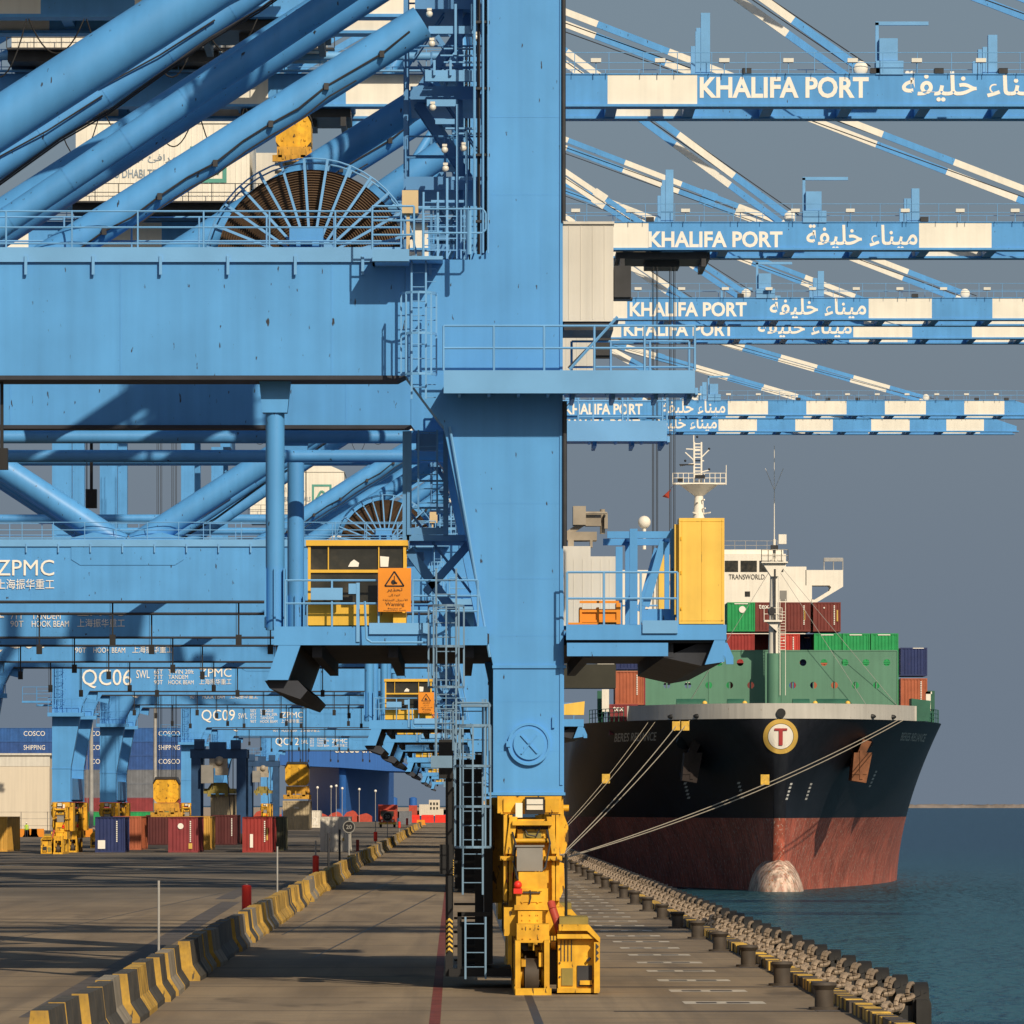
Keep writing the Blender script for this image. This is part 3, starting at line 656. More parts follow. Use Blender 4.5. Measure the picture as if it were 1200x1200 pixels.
    def lladder(mb):
        mb.ladder(fx(554), -.6, fz(1048), fz(820), .42)
        mb.box(fx(505), fx(530), -.9, .4, fz(900), fz(886)); mb.box(fx(540), fx(575), -.9, 0, fz(829), fz(826))
        mb.rail((fx(531),-.9,fz(880)),(fx(573),-.9,fz(880)), 1.0, .75, .022, 1)
        for px in (511, 569): mb.tube((fx(px),-.75,fz(900)),(fx(px),-.75,fz(820)),.03,6)
    part('access_ladder', 'llad', lladder, LADDER, None, root)
    part('access_ladder', 'llad2', lambda mb: mb.ladder(fx(523), -.95, fz(862), fz(668), .42), LADDER, None, root)
    part('access_ladder', 'llad3', lambda mb: mb.ladder(fx(557), -1.6, fz(1145), fz(1073), .42, False), LADDER, None, root)
    def guide(mb):
        mb.box(fx(522), fx(531), 1.2, 1.5, .25, fz(900)); mb.box(fx(515), fx(531), 1.15, 1.6, fz(1025), fz(990)); mb.box(fx(514), fx(531), 1.1, 1.7, fz(912), fz(866))
        mb.box(fx(557), fx(567), 2.2, 2.6, .4, fz(880)); mb.box(fx(526), fx(600), 1.0, 4.5, .25, .42)
        for i in range(12): mb.box(fx(532), fx(557), 1.9, 2.0, .55+i*.3, .6+i*.3)
        mb.box(fx(536), fx(541), 1.1, 1.4, .42, fz(1070)); mb.box(fx(536), fx(575), 1.1, 1.3, fz(1075), fz(1070))
        mb.box(fx(568), fx(578), 1.6, 9, .5, 3.9); mb.box(fx(533), fx(568), 5.0, 5.2, fz(1048), fz(888)); mb.box(fx(538), fx(568), 4.6, 5.0, .42, fz(1085))  # plain black boxes added as a dark mass behind the ladder
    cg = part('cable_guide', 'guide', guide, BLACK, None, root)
    def hazd(mb):
        for i in range(7):
            z = fz(1118)+i*.105
            mb.add([(fx(522.5),1.195,z),(fx(526.5),1.195,z+.06),(fx(530.5),1.195,z),(fx(530.5),1.195,z+.05),(fx(526.5),1.195,z+.11),(fx(522.5),1.195,z+.05)], [(0,1,4,5),(1,2,3,4)])
    part('hazard_stripe', 'hazd', hazd, YPALE, cg, root)
    part('drop_cable', 'pole', lambda mb: (mb.tube((fx(662),-1.5,fz(1072)),(fx(662),-1.5,fz(1000)),.035,6)), BLACK, None, root)
    # ---- stair tower up the sea leg
    def tower(mb):
        x0, x1, y0, y1 = -1.05, .62, 2.2, 6.0
        for x in (x0, x1-.5, x1):
            for y in (y0, y1): mb.box(x-.05, x+.05, y-.05, y+.05, ZB1, LEGTOP)
        z = ZB1+1.7; i = 0
        while z < LEGTOP-1:
            mb.box(x0+.1*(i%3), x1+.05, y0-.4, y1, z, z+.08); mb.box(x0+.1*(i%3), x1-.1, y0-.45, y0-.4, z-.04, z+.24)
            mb.rail((x0,y0-.42,z+.2),(x1,y0-.42,z+.2), .9, .8, .022, 1); mb.rail((x0,y1,z+.1),(x1,y1,z+.1), 1.0, .8, .022, 1)
            nz = z+1.93
            s = 1 if i % 2 else -1
            for yy in (y0+.6, y0+1.3):
                a = (x0+.15 if s > 0 else x1-.15, yy, z+.05); b = (x1-.25 if s > 0 else x0+.25, yy, nz)
                mb.bar(a, b, .05, .2); mb.bar((a[0],yy,a[2]+.9),(b[0],yy,b[2]+.9),.03,.035)
            for q in range(8):
                t = (q+.5)/8; xx = (x0+.15)*(1-t)+(x1-.25)*t if s > 0 else (x1-.15)*(1-t)+(x0+.25)*t
                mb.box(xx-.1, xx+.1, y0+.6, y0+1.3, z+.05+t*1.9, z+.08+t*1.9)
            z = nz; i += 1
    st = part('stair_tower', 'tower', tower, NAVYB, None, root)
    def barsf(mb):
        for py, p0, p1, h in ((30,502,572,9),(52,520,556,1.6),(60,516,560,1.6),(68,520,566,1.6),(84,498,560,13),(116,500,535,8),(138,510,534,6),(146,522,558,2),(152,530,566,2),(205,530,572,4),(232,505,545,3)):
            mb.box(fx(p0), fx(p1), .7, .85, fz(py+h/2), fz(py-h/2))
        for px, a_, c_ in ((534,0,60),(536,118,300),(553,0,30),(560,30,110),(509,66,84),(528,66,84),(547,150,300),(513,232,300),(540,240,300),(524,205,300)): mb.box(fx(px)-.025, fx(px)+.025, .62, .7, fz(c_), fz(a_))
        for py in (250, 262, 276, 290): mb.box(fx(500), fx(560), .62, .66, fz(py+.6), fz(py-.6))
        for q in range(9): mb.bar((fx(505+6*q),.9,fz(300)),(fx(512+6*q),.9,fz(285-3*(q%3))),.02,.03)
    part('landing_rail', 'tbars', barsf, BLUE2, st, root)
    def lampsf(mb):
        for px, py in ((503,12),(521,172),(507,122),(543,170),(522,194),(506,47),(558,40)): mb.ball((fx(px),.6,fz(py)), .075, 10); mb.box(fx(px)-.05, fx(px)+.05, .55, .65, fz(py)+.07, fz(py)+.12)
    part('tower_lamps', 'tlamps', lampsf, LAMP, st, root)
    def stairb(mb):       # stair from beam level down to the lashing platform
        for y in (2.0, 2.7):
            mb.bar((fx(478),y,fz(640)),(fx(552),y,fz(740)),.05,.2); mb.bar((fx(478),y,fz(592)),(fx(552),y,fz(690)),.03,.04)
            mb.bar((fx(552),y,fz(630)),(fx(498),y,fz(690)),.05,.16); mb.bar((fx(530),y,fz(500)),(fx(556),y,fz(610)),.04,.1)
        for q in range(10):
            t = (q+.5)/10; mb.box(fx(478+74*t)-.12, fx(478+74*t)+.12, 2.0, 2.7, fz(640+100*t), fz(639+100*t)+.03)
        mb.box(fx(476), fx(546), 1.6, 4.2, fz(630), fz(623)); mb.rail((fx(478),1.6,fz(623)),(fx(524),1.6,fz(623)), 1.15, .8, .024, 1, kick=True)
        for px in (479, 522): mb.box(fx(px)-.05, fx(px)+.05, 1.55, 1.65, fz(623), fz(500))
        mb.box(fx(471), fx(479), 1.6, 1.8, fz(640), fz(500))
        mb.ladder(fx(501), 1.2, fz(600), fz(500), .4, False)
        mb.box(fx(487), fx(513), 1.9, 2.3, fz(522), fz(502)); mb.box(fx(478), fx(496), 2.2, 3.4, fz(651), fz(642))
    part('zigzag_stair', 'stairb', stairb, NAVYB, None, root)
    def pipes(mb):
        for px, r, m in ((556,.03,0),(561,.04,1),(566,.025,0),(569.5,.03,1),(572,.02,0)): mb.tube((fx(px),-.15+.3*(px%2),ZB1+.15),(fx(px),-.15+.3*(px%2),LEGTOP), r, 6, m)
        for z in [ZB1+.8+i*1.4 for i in range(15)]: mb.box(fx(554), fx(574), -.1, .1, z, z+.05, 1)
        mb.tube((fx(660.5),-.06,fz(259)),(fx(660.5),-.06,LEGTOP),.045,8,1); mb.tube((fx(661.7),-.06,fz(640)),(fx(661.7),-.06,fz(470)),.05,8,1)
        mb.tube((fx(527),-.07,fz(500)),(fx(574),-.07,fz(770)),.03,6,0)
    part('cable_pipe', 'pipes', pipes, [BLUE2, DARK], None, root)
    # ---- lettering of the portal beam
    yl = -.03; dz = -.35 if num == 'QC06' else 0
    part('beam_number', 'num'+num, lambda mb: text(mb, num, -29.6, -25.7, 13.5+dz, 15.0+dz, yl, 0), WRITE, None, root)
    def let(mb):
        text(mb, 'SWL', -25.3, -24.25, 13.95, 14.6, yl)
        for i, (p, q) in enumerate((('50T','SINGLE'),('65T','TWIN 20ft'),('71T','TANDEM'),('90T','HOOK BEAM'))):
            z = 14.72-i*.42
            text(mb, p, -23.9, -23.2, z, z+.33, yl); text(mb, q, -22.75, -20.75 if i in (1,3) else -21.2, z, z+.33, yl)
    part('load_lettering', 'let', let, WRITE, None, root)
    part('maker_lettering', 'let2', lambda mb: (text(mb, 'ZPMC', -20.3, -17.75, 14.05, 14.75, yl, 0), text(mb, ZH, -20.3, -17.75, 13.45, 13.9, yl)), WRITE, None, root)
    # ---- girder, boom, stays: own dimensions for each crane
    zt = zb+1.75
    def own(name, fn, mats, parent=None):
        mb = MB(); fn(mb); o = bpy.data.objects.new(name, mb.mesh(name, mats)); COL.objects.link(o); o.parent = parent or root; return o
    left = [(-46,1)]
    x = -1.7-4.25*10; cstate = 0
    left = []
    xs = [-1.7-4.25*i for i in range(11)][::-1]
    def painted(mb, brk, y0, y1):
        for (a, c), (b, _) in zip(brk, brk[1:]): mb.box(a, b, y0, y1, zb+.14, zt, c)
        a, b = brk[0][0], brk[-1][0]
        mb.box(a, b, y0-.12, y1+.12, zb, zb+.135, 0); mb.box(a, b, y0-.06, y1+.06, zt+.002, zt+.06, 0)
    lb = [(xv, 1 if i % 2 else 0) for i, xv in enumerate(xs)]; lb = lb + [(2.4, 0)]
    lb = [(a, (0 if i % 2 == 0 else 1)) for i, (a, c) in enumerate(lb)]
    def gird(mb):
        painted(mb, lb, yb, yb+1.2)
    for yb in (5.5, 11.8): own('girder', gird, [BLUE, WHITE])
    def gtie(mb):
        mb.box(-42, 0, 9.1, 9.4, zb+1.21, zb+1.35, 0)
        for xx in range(-42, 2, 6): mb.box(xx, xx+.5, 6.7, 11.8, zb+.3, zb+1.2, 0)
        for xx in (.8, -30.8): mb.box(xx, xx+1.3, 0, 19.5, zb-2.3, zb-.01, 0)
    own('cross_tie', gtie, [BLUE])
    if zb > 40:
        for lx, ly in ((fx(573), 0), (fx(573), 18), (-32.0, 0), (-32.0, 18)): own('leg_head', lambda mb: mb.box(lx, lx+1.55, ly, ly+1.5, LEGTOP+.002, zb-2.31), BLUE)
    def grail(mb):
        for y in (yb,):
            mb.box(-44, 2.3, y-.35, y+.35, zt+.1, zt+.18); mb.rail((-44,y-.35,zt+.18),(2.3,y-.35,zt+.18),1.1,1.9,.025,1)
    for yb in (5.0, 13.5): own('girder_walkway', grail, BLUE2)
    own('cable_duct', lambda mb: mb.tube((-44,4.6,zt+.9),(2.3,4.6,zt+.9),.22,10), BLUE2)
    hinge = Vector((2.5, 0, zb))
    def turn(mb):
        if not raised: return
        a = R(80)
        mb.v = [(hinge.x+(p[0]-hinge.x)*math.cos(a)-(p[2]-hinge.z)*math.sin(a), p[1], hinge.z+(p[0]-hinge.x)*math.sin(a)+(p[2]-hinge.z)*math.cos(a)) for p in mb.v]
    def boomf(mb):
        brk = [(a, c) for a, c in right if a < tip-3]+[(tip-3, 0)]
        for y in (yb,):
            painted(mb, brk, y, y+1.2)
            mb.prism([(tip-3,zb+.14),(tip,zb+.14),(tip,zb+.75),(tip-3,zt)], y, y+1.2, 0)
            mb.box(tip-3, tip+.3, y-.12, y+1.32, zb, zb+.13, 0)
        turn(mb)
    def btie(mb):
        xx = 4.0; i = 0
        while xx < tip-2:
            mb.box(xx, xx+.6, 6.7, 11.8, zb+.05, zb+.8, 0)
            xx += 4.3; i += 1
        mb.box(4.0, xx-3.7, 9.1, 9.4, zb+.81, zb+.95, 0)
        turn(mb)
    for yb in (11.8, 5.5): bo = own('boom', boomf, [BLUE, WHITE])
    own('boom_tie', btie, [BLUE])
    def fit(mb):
        for y in (5.05, 13.4):
            mb.rail((2.8,y,zt+.05),(tip-1,y,zt+.05),1.1,1.85,.02,1)
        for xx in [4.2+3.5*i for i in range(int((tip-6)/3.5))]:
            mb.box(xx-.28, xx+.28, 4.95, 5.2, zt+.62, zt+.84, 1); mb.tube((xx,5.1,zt),(xx,5.1,zt+.6),.03,5,0)
            if random.random() < .5: mb.box(xx+1, xx+1.5, 5.4, 6.2, zt+.06, zt+.35, 2)
        for xx, h in ((13.7,3.4),(29.4,2.2)):
            for y in (5.7, 12.6): mb.box(xx-.25, xx+.25, y, y+.5, zt, zt+h, 0); mb.box(xx-.55, xx-.3, y, y+.4, zt, zt+h*.7, 0)
        j = inner+.9
        mb.box(j-.1, j+1.4, 5.4, 6.8, zt, zt+.75, 0); mb.box(j+.1, j+1.1, 5.6, 6.6, zt+.75, zt+2.0, 0); mb.box(j-.1, j+.08, 5.9, 6.1, zt+.4, zt+2.9, 0); mb.box(j-.1, j+2.8, 5.9, 6.1, zt+2.75, zt+2.95, 0)
        turn(mb)
    own('boom_fittings', fit, [BLUE2, LAMP, DARK], bo)
    if txt:
        for body, a, b, c, e in txt: own('boom_lettering', lambda mb: text(mb, body, a, b, c, e, 5.49, .03 if ord(body[0]) < 500 else .016), WRITE, bo)
    ax, az = 0.0, zb+18
    def stay(mb, xe, ze, y, ph):
        p = Vector((ax, y, az)); q = Vector((xe, y, ze)); n = max(2, int((q-p).length/4.4))
        for i in range(n):
            mb.bar(p+(q-p)*i/n, p+(q-p)*(i+1)/n, .14, .42, (i+ph) % 2)
        mb.bar(p+(q-p)*(.5-.6/n*.2), p+(q-p)*(.5+.6/n*.2), .3, .6, ph % 2)
        mb.ball((xe,y,ze), .42, 12, 1, (1,.4,1))
    if not raised:
        for y in (6.1, 12.4):
            own('stay_bar', lambda mb: stay(mb, inner, zt+.4, y, 1), [BLUE, WHITE]); own('stay_bar', lambda mb: stay(mb, outer, zt+.4, y, 0), [BLUE, WHITE])
        for y in (6.9, 11.5):
            own('boom_wire', lambda mb: mb.tube((ax,y,az-.3),(inner+.6,y,zt+.6),.035,5), DARK); own('boom_wire', lambda mb: mb.tube((ax,y,az-.8),(outer+1,y,zt+.3),.035,5), DARK)
    def mastf(mb):
        for y in (yb,):
            mb.tube((1.5,y,zb-.5),(ax,9+(y-9.5)*.45,az),.45,14); mb.tube((-10,y,zt),(ax,9+(y-9.5)*.45,az),.35,14)
    for yb in (2.5, 16.5): own('mast_leg', mastf, BLUE)
    own('mast_head', lambda mb: mb.box(ax-.6, ax+.6, 5, 13.5, az-.4, az+.5), BLUE)
    for yb in (6.1, 12.4): own('back_stay', lambda mb: mb.bar((ax,yb,az),(-28,yb,zt+.2),.14,.42), BLUE)
    # ---- machinery house
    def mh(mb):
        a, b = -24.0, -13.0
        mb.box(a, b, 2.4, 16, zt+1.0, zt+6.0); mb.prism([(a-.1,zt+6.0),(b+.1,zt+6.0),(b-1.5,zt+6.7),(a+1.5,zt+6.7)], 2.3, 16.1)
        xx = a+.35
        while xx < b: mb.box(xx-.02, xx+.02, 2.375, 2.5, zt+1.1, zt+5.9); xx += .35
    hs = own('machinery_house', mh, WHITE); hdrop = 37.9-zt-1.0 if num == 'QC09' else 0; hs.location.z = hdrop
    own('house_base', lambda mb: (mb.box(-24.2, -12.8, 2.2, 16.2, zt+.35, zt+1.0), mb.rail((-24.2,1.4,zt+1.0),(-6.5,1.4,zt+1.0),1.1,1.5,.025,1), mb.box(-24.2,-6.5,1.3,2.3,zt+.9,zt+1.0)), DARK, hs)
    def mhl(mb):
        text(mb, 'ABU DHABI TERMINALS', -22.2, -16.9, zt+2.55, zt+3.1, 2.365, .012); text(mb, AR_TERM, -21.9, -17.6, zt+3.4, zt+4.2, 2.365)
    own('house_lettering', mhl, BLUETXT, hs)
    def logo(mb):
        c = (-15.6, zt+3.4); h = 1.15
        for a, b, e, f in ((-h,h,-h,-h+.25),(-h,h,h-.25,h),(-h,-h+.25,-h+.25,h-.25),(h-.25,h,-h+.25,h-.25)): mb.box(c[0]+a,c[0]+b,2.355,2.37,c[1]+e,c[1]+f)
        pts = [(c[0]-.7+.1*i, 2.36, c[1]-.55+.9*math.sin(i*.22)**2) for i in range(15)]
        for a, b in zip(pts, pts[1:]): mb.bar(a, b, .01, .28)
    own('house_logo', logo, LOGOG, hs)
    er = own('electrical_room', lambda mb: mb.box(-12.6, -7.0, 3, 9, zt+1.0, zt+4.2), CREAM)
    own('window', lambda mb: (mb.box(-9.6, -7.6, 2.96, 3.02, zt+2.2, zt+3.9), mb.box(-11.4,-10.8,2.96,3.02,zt+3.4,zt+3.6), mb.box(-11.4,-10.8,2.96,3.02,zt+2.9,zt+3.1)), GLASS, er)
    # ---- trolley
    tx = 13.3 if txt and num == 'QC05' else -8.7
    def trol(mb):
        mb.box(tx-3, tx+3, 6.3, 12.2, zb-.5, zb-.05); mb.box(tx-1.1, tx+1.1, 7.5, 11, zb-.9, zb-.5)
        for q in (-2.6, 2.6): mb.box(tx+q-.15, tx+q+.15, 6.0, 12.5, zb-1.0, zb-.5)
    own('trolley', trol, DARK)
    def fest(mb):
        for i in range(7):
            x0 = -27+i*2.6
            pts = [(x0+2.5*t, 4.9, zb-.15-(2.6+.9*(i%3))*4*t*(1-t)*.6) for t in [j/12 for j in range(13)]]
            mb.pline(pts, .035, 5)
    own('festoon_cable', fest, BLACK)
    return root
YPALE2 = mat('cabin_yellow_paint', (0.72, 0.43, 0.05), 0.5, 0.1, 1.5, 0.12, 0.08, (0.3, 0.14, 0.04))
GREYBOX2 = mat('beige_machine_paint', (0.36, 0.31, 0.24), 0.6, 0.2, 1.2, dust=(0.2, 0.16, 0.12))
BEIGEB = mat('beige_box_paint', (0.60, 0.46, 0.26), 0.55, 0.1, 1.2)
OLIVEB = mat('dark_olive_box_paint', (0.035, 0.034, 0.024), 0.7, 0.2, 1.0)
NAVYB = mat('stair_blue_paint', (0.09, 0.26, 0.52), 0.5, 0.12, 0.8)

def px_breaks(s, lst):
    return [((p-533)/s if p is not None else 2.6, c) for p, c in lst]
def boomtext(s, zb, k0, k1, ky0, ky1, a0, a1, ay0, ay1):
    X = lambda p: (p-533)/s
    Z = lambda p: H+(943-p)/s
    return [('KHALIFA PORT', X(k0), X(k1), Z(ky1), Z(ky0)), (AR_PORT, X(a0), X(a1), Z(ay1), Z(ay0))]
def zbot(py, s): return H+(943-py)/s
def S(d): return F/(d+5.5)
crane(138, 39.5, 'nearest blue gantry crane, its tall leg and portal beam filling the left', 'QC02', px_breaks(26, [(None,0),(800,1),(910,0),(1200,1),(1400,0),(2200,0)]))
crane(290, zbot(20, S(290)), 'second blue gantry crane, white maker lettering on its portal beam, boom raised', 'QC03', px_breaks(26, [(None,0),(800,1),(910,0),(1200,1),(1400,0),(2200,0)]), raised=True)
def per(s, lst, w_, c0):
    x = lst[-1][0]; c = c0
    for i in range(14): lst.append((x+w_*(i+1), c)); c = 1-c
    return px_breaks(s, lst)
s = S(352); zb = zbot(125, s)
crane(352, zb, 'gantry crane whose lettered boom is the topmost at the upper right', 'QC04', per(s, [(None,0),(712,1),(817,0),(1240,1)], 100, 0), txt=boomtext(s, zb, 820, 1018, 90, 115, 1057, 1232, 83, 119))
s = S(412); zb = zbot(293, s)
crane(412, zb, 'gantry crane with the second lettered boom from the top, ending at the white cabinet', 'QC05', per(s, [(None,1),(590,0),(672,1),(760,0),(1077,1),(1162,0)], 85, 1), inner=21.4, txt=boomtext(s, zb, 760, 917, 271, 290, 945, 1075, 263, 293))
s = S(520); zb = zbot(375, s)
crane(520, zb, 'gantry crane with QC06 in big white figures on its portal beam', 'QC06', per(s, [(None,0),(660,1),(735,0),(1018,1),(1092,0),(1163,1)], 73, 0), inner=23.4, txt=boomtext(s, zb, 738, 875, 354, 371, 902, 1015, 348, 374))
s = S(590); zb = zbot(397, s)
crane(590, zb, 'gantry crane just behind QC06, its lettered boom half hidden below that one', 'QC07', per(s, [(None,0),(655,1),(728,0),(1000,1),(1069,0),(1139,1)], 69, 0), inner=23.4, txt=boomtext(s, zb, 731, 860, 378, 394, 888, 998, 372, 396))
s = S(765); zb = zbot(487, s)
crane(765, zb, 'far gantry crane with QC09 on its beam and the upper of the two lowest booms', 'QC09', px_breaks(s, [(None,0),(853,1),(900,0),(945,1),(992,0),(1037,1),(1085,0),(1130,1),(1177,0),(2200,0)]), inner=29, outer=55.5, tip=69, txt=boomtext(s, zb, 662, 753, 473, 486, 775, 850, 468, 488))
s = S(860); zb = zbot(506, s)
crane(860, zb, 'far gantry crane with QC10 on its beam and the lowest striped boom, whose tip shows', 'QC10', px_breaks(s, [(None,0),(842,1),(887,0),(932,1),(976,0),(1021,1),(1066,0),(1109,1),(1153,0),(2200,0)]), inner=29, outer=54.5, tip=74.3, txt=boomtext(s, zb, 657, 750, 491, 504, 767, 840, 487, 506))
crane(1080, 43, 'farthest gantry crane, QC12, small at the end of the row', 'QC12', px_breaks(7, [(None,0),(650,0)]), raised=True)
# ------------------------------------------------------------------ ground, water
WATER_Z = -3.2
def ground_mat():
    m = bpy.data.materials.new('quay_concrete'); m.use_nodes = True
    n = m.node_tree.nodes; l = m.node_tree.links; b = n['Principled BSDF']; b.inputs['Roughness'].default_value = 0.85; b.inputs['Specular IOR Level'].default_value = 0.2
    g = n.new('ShaderNodeNewGeometry'); sx = n.new('ShaderNodeSeparateXYZ'); l.new(g.outputs['Position'], sx.inputs[0])
    def noi(scale, mscale, det=6):
        mp = n.new('ShaderNodeMapping'); mp.inputs['Scale'].default_value = mscale; l.new(g.outputs['Position'], mp.inputs[0])
        q = n.new('ShaderNodeTexNoise'); q.inputs['Scale'].default_value = scale; q.inputs['Detail'].default_value = det; l.new(mp.outputs[0], q.inputs['Vector']); return q.outputs[0]
    def rng(v, a, b_, c, d):
        q = n.new('ShaderNodeMapRange'); q.inputs[1].default_value = a; q.inputs[2].default_value = b_; q.inputs[3].default_value = c; q.inputs[4].default_value = d; l.new(v, q.inputs[0]); return q.outputs[0]
    def mixc(f, a, b_):
        q = n.new('ShaderNodeMix'); q.data_type = 'RGBA'
        if hasattr(f, 'node'): l.new(f, q.inputs['Factor'])
        else: q.inputs['Factor'].default_value = f
        for v, s_ in ((a, 'A'), (b_, 'B')):
            if hasattr(v, 'node'): l.new(v, q.inputs[s_])
            else: q.inputs[s_].default_value = (*v, 1)
        return q.outputs['Result']
    c = mixc(rng(noi(0.5, (1, .12, 1)), .35, .65, 0, 1), (0.315, 0.24, 0.155), (0.20, 0.152, 0.102))       # patches
    c = mixc(rng(noi(1.0, (.25, .9, 1)), .5, .72, 0, .6), c, (0.17, 0.137, 0.10))                               # scuffs across
    c = mixc(rng(noi(1.0, (1.6, .02, 1)), .52, .75, 0, .55), c, (0.13, 0.105, 0.08))                            # tyre marks along the quay
    c = mixc(rng(noi(14, (1, 1, 1), 3), .4, .7, 0, .25), c, (0.12, 0.10, 0.08))
    c = mixc(rng(noi(.35, (1, .3, 1), 3), .64, .70, 0, .6), c, (0.075, 0.06, 0.047))                            # oil stains
    # asphalt yard further in: darker
    asp = mixc(rng(noi(1.0, (.15, .05, 1)), .4, .62, 0, 1), (0.115, 0.098, 0.078), (0.205, 0.168, 0.125))
    yx = rng(sx.outputs['X'], -7.4, -8.6, 0, 1); yy = rng(sx.outputs['Y'], 235, 300, 0, 1)
    mm = n.new('ShaderNodeMath'); mm.operation = 'MULTIPLY'; l.new(yx, mm.inputs[0]); l.new(yy, mm.inputs[1])
    c = mixc(mm.outputs[0], c, asp)
    # slab joints every 6 m across and 7.5 m along
    def joint(o, per_, wd):
        q = n.new('ShaderNodeMath'); q.operation = 'DIVIDE'; l.new(o, q.inputs[0]); q.inputs[1].default_value = per_
        f = n.new('ShaderNodeMath'); f.operation = 'FRACT'; l.new(q.outputs[0], f.inputs[0])
        k = n.new('ShaderNodeMath'); k.operation = 'LESS_THAN'; l.new(f.outputs[0], k.inputs[0]); k.inputs[1].default_value = wd/per_
        h = n.new('ShaderNodeMath'); h.operation = 'MULTIPLY'; l.new(k.outputs[0], h.inputs[0]); h.inputs[1].default_value = .75; return h.outputs[0]
    c = mixc(joint(sx.outputs['Y'], 8.25, .25), c, (0.075, 0.06, 0.047))
    l.new(c, b.inputs['Base Color'])
    bp = n.new('ShaderNodeBump'); bp.inputs['Strength'].default_value = .25; bp.inputs['Distance'].default_value = .03
    l.new(noi(6, (1, 1, 1)), bp.inputs['Height']); l.new(bp.outputs[0], b.inputs['Normal'])
    return m
QUAY_X = 7.75
g = MB()
g.add([(-6000,-400,0),(QUAY_X,-400,0),(QUAY_X,1500,0),(-6000,1500,0)], [(0,1,2,3)])
g.add([(QUAY_X,-400,0),(QUAY_X,-400,-9),(QUAY_X,1500,-9),(QUAY_X,1500,0)], [(0,1,2,3)])
g.add([(-6000,1500,0),(QUAY_X,1500,0),(QUAY_X,1500,-9),(-6000,1500,-9)], [(0,1,2,3)])
tag(obj('quay_ground', g, ground_mat()), kind='structure')
g = MB(); g.add([(-6000,1700,.3),(-60,1700,.3),(60,9000,.3),(-6000,9000,.3)], [(0,1,2,3)])
tag(obj('far_shore', g, RUBBLE), kind='structure')
def water_mat():
    m = bpy.data.materials.new('sea_water'); m.use_nodes = True
    n = m.node_tree.nodes; l = m.node_tree.links; n.remove(n['Principled BSDF']); out_ = n['Material Output']
    di = n.new('ShaderNodeBsdfDiffuse'); gl = n.new('ShaderNodeBsdfGlossy'); gl.inputs['Roughness'].default_value = .14; ms = n.new('ShaderNodeMixShader')
    g = n.new('ShaderNodeNewGeometry'); sx = n.new('ShaderNodeSeparateXYZ'); l.new(g.outputs['Position'], sx.inputs[0])
    mr = n.new('ShaderNodeMapRange'); mr.inputs[1].default_value = 250; mr.inputs[2].default_value = 1100; l.new(sx.outputs['Y'], mr.inputs[0])
    mx_ = n.new('ShaderNodeMix'); mx_.data_type = 'RGBA'; l.new(mr.outputs[0], mx_.inputs['Factor'])
    mx_.inputs['A'].default_value = (0.028, 0.122, 0.142, 1); mx_.inputs['B'].default_value = (0.030, 0.070, 0.135, 1)
    l.new(mx_.outputs['Result'], di.inputs['Color'])
    def noi(scale, ms_):
        mp = n.new('ShaderNodeMapping'); mp.inputs['Scale'].default_value = ms_; l.new(g.outputs['Position'], mp.inputs[0])
        q = n.new('ShaderNodeTexNoise'); q.inputs['Scale'].default_value = scale; q.inputs['Detail'].default_value = 4; l.new(mp.outputs[0], q.inputs['Vector']); return q.outputs[0]
    ad = n.new('ShaderNodeMath'); ad.operation = 'ADD'; l.new(noi(1.3, (1, .35, 1)), ad.inputs[0])
    mu = n.new('ShaderNodeMath'); mu.operation = 'MULTIPLY'; mu.inputs[1].default_value = 2.2; l.new(noi(.22, (1, .25, 1)), mu.inputs[0]); l.new(mu.outputs[0], ad.inputs[1])
    bp = n.new('ShaderNodeBump'); bp.inputs['Strength'].default_value = 1.0; bp.inputs['Distance'].default_value = 1.4; l.new(ad.outputs[0], bp.inputs['Height'])
    l.new(bp.outputs[0], di.inputs['Normal']); l.new(bp.outputs[0], gl.inputs['Normal'])
    fr = n.new('ShaderNodeFresnel'); fr.inputs['IOR'].default_value = 1.33; l.new(bp.outputs[0], fr.inputs['Normal'])
    fm_ = n.new('ShaderNodeMapRange'); fm_.inputs[3].default_value = .40; fm_.inputs[4].default_value = .66; gl.inputs['Color'].default_value = (.46, .60, .66, 1); l.new(fr.outputs[0], fm_.inputs[0])
    l.new(fm_.outputs[0], ms.inputs[0]); l.new(di.outputs[0], ms.inputs[1]); l.new(gl.outputs[0], ms.inputs[2]); l.new(ms.outputs[0], out_.inputs[0])
    return m
g = MB(); g.add([(-9000,-400,WATER_Z),(16000,-400,WATER_Z),(16000,40000,WATER_Z),(-9000,40000,WATER_Z)], [(0,1,2,3)])
tag(obj('sea_water', g, water_mat()), kind='structure')
# breakwater on the horizon
g = MB(); n_ = 400; vs = []
for i in range(n_+1):
    x = 500+i*6.0; hgt = 4.6+1.2*noise.noise((x*.02, 3, 1))+2.0*noise.noise((x*.11, 7, 2))
    vs += [(x, 14000, WATER_Z-1), (x, 14010, hgt*.5+1.2*noise.noise((x*.2,2,2))), (x, 14025, hgt), (x, 14060, WATER_Z-1)]
g.add(vs, [(i*4+k, (i+1)*4+k, (i+1)*4+k+1, i*4+k+1) for i in range(n_) for k in range(3)])
tag(obj('breakwater', g, ROCK), kind='structure')
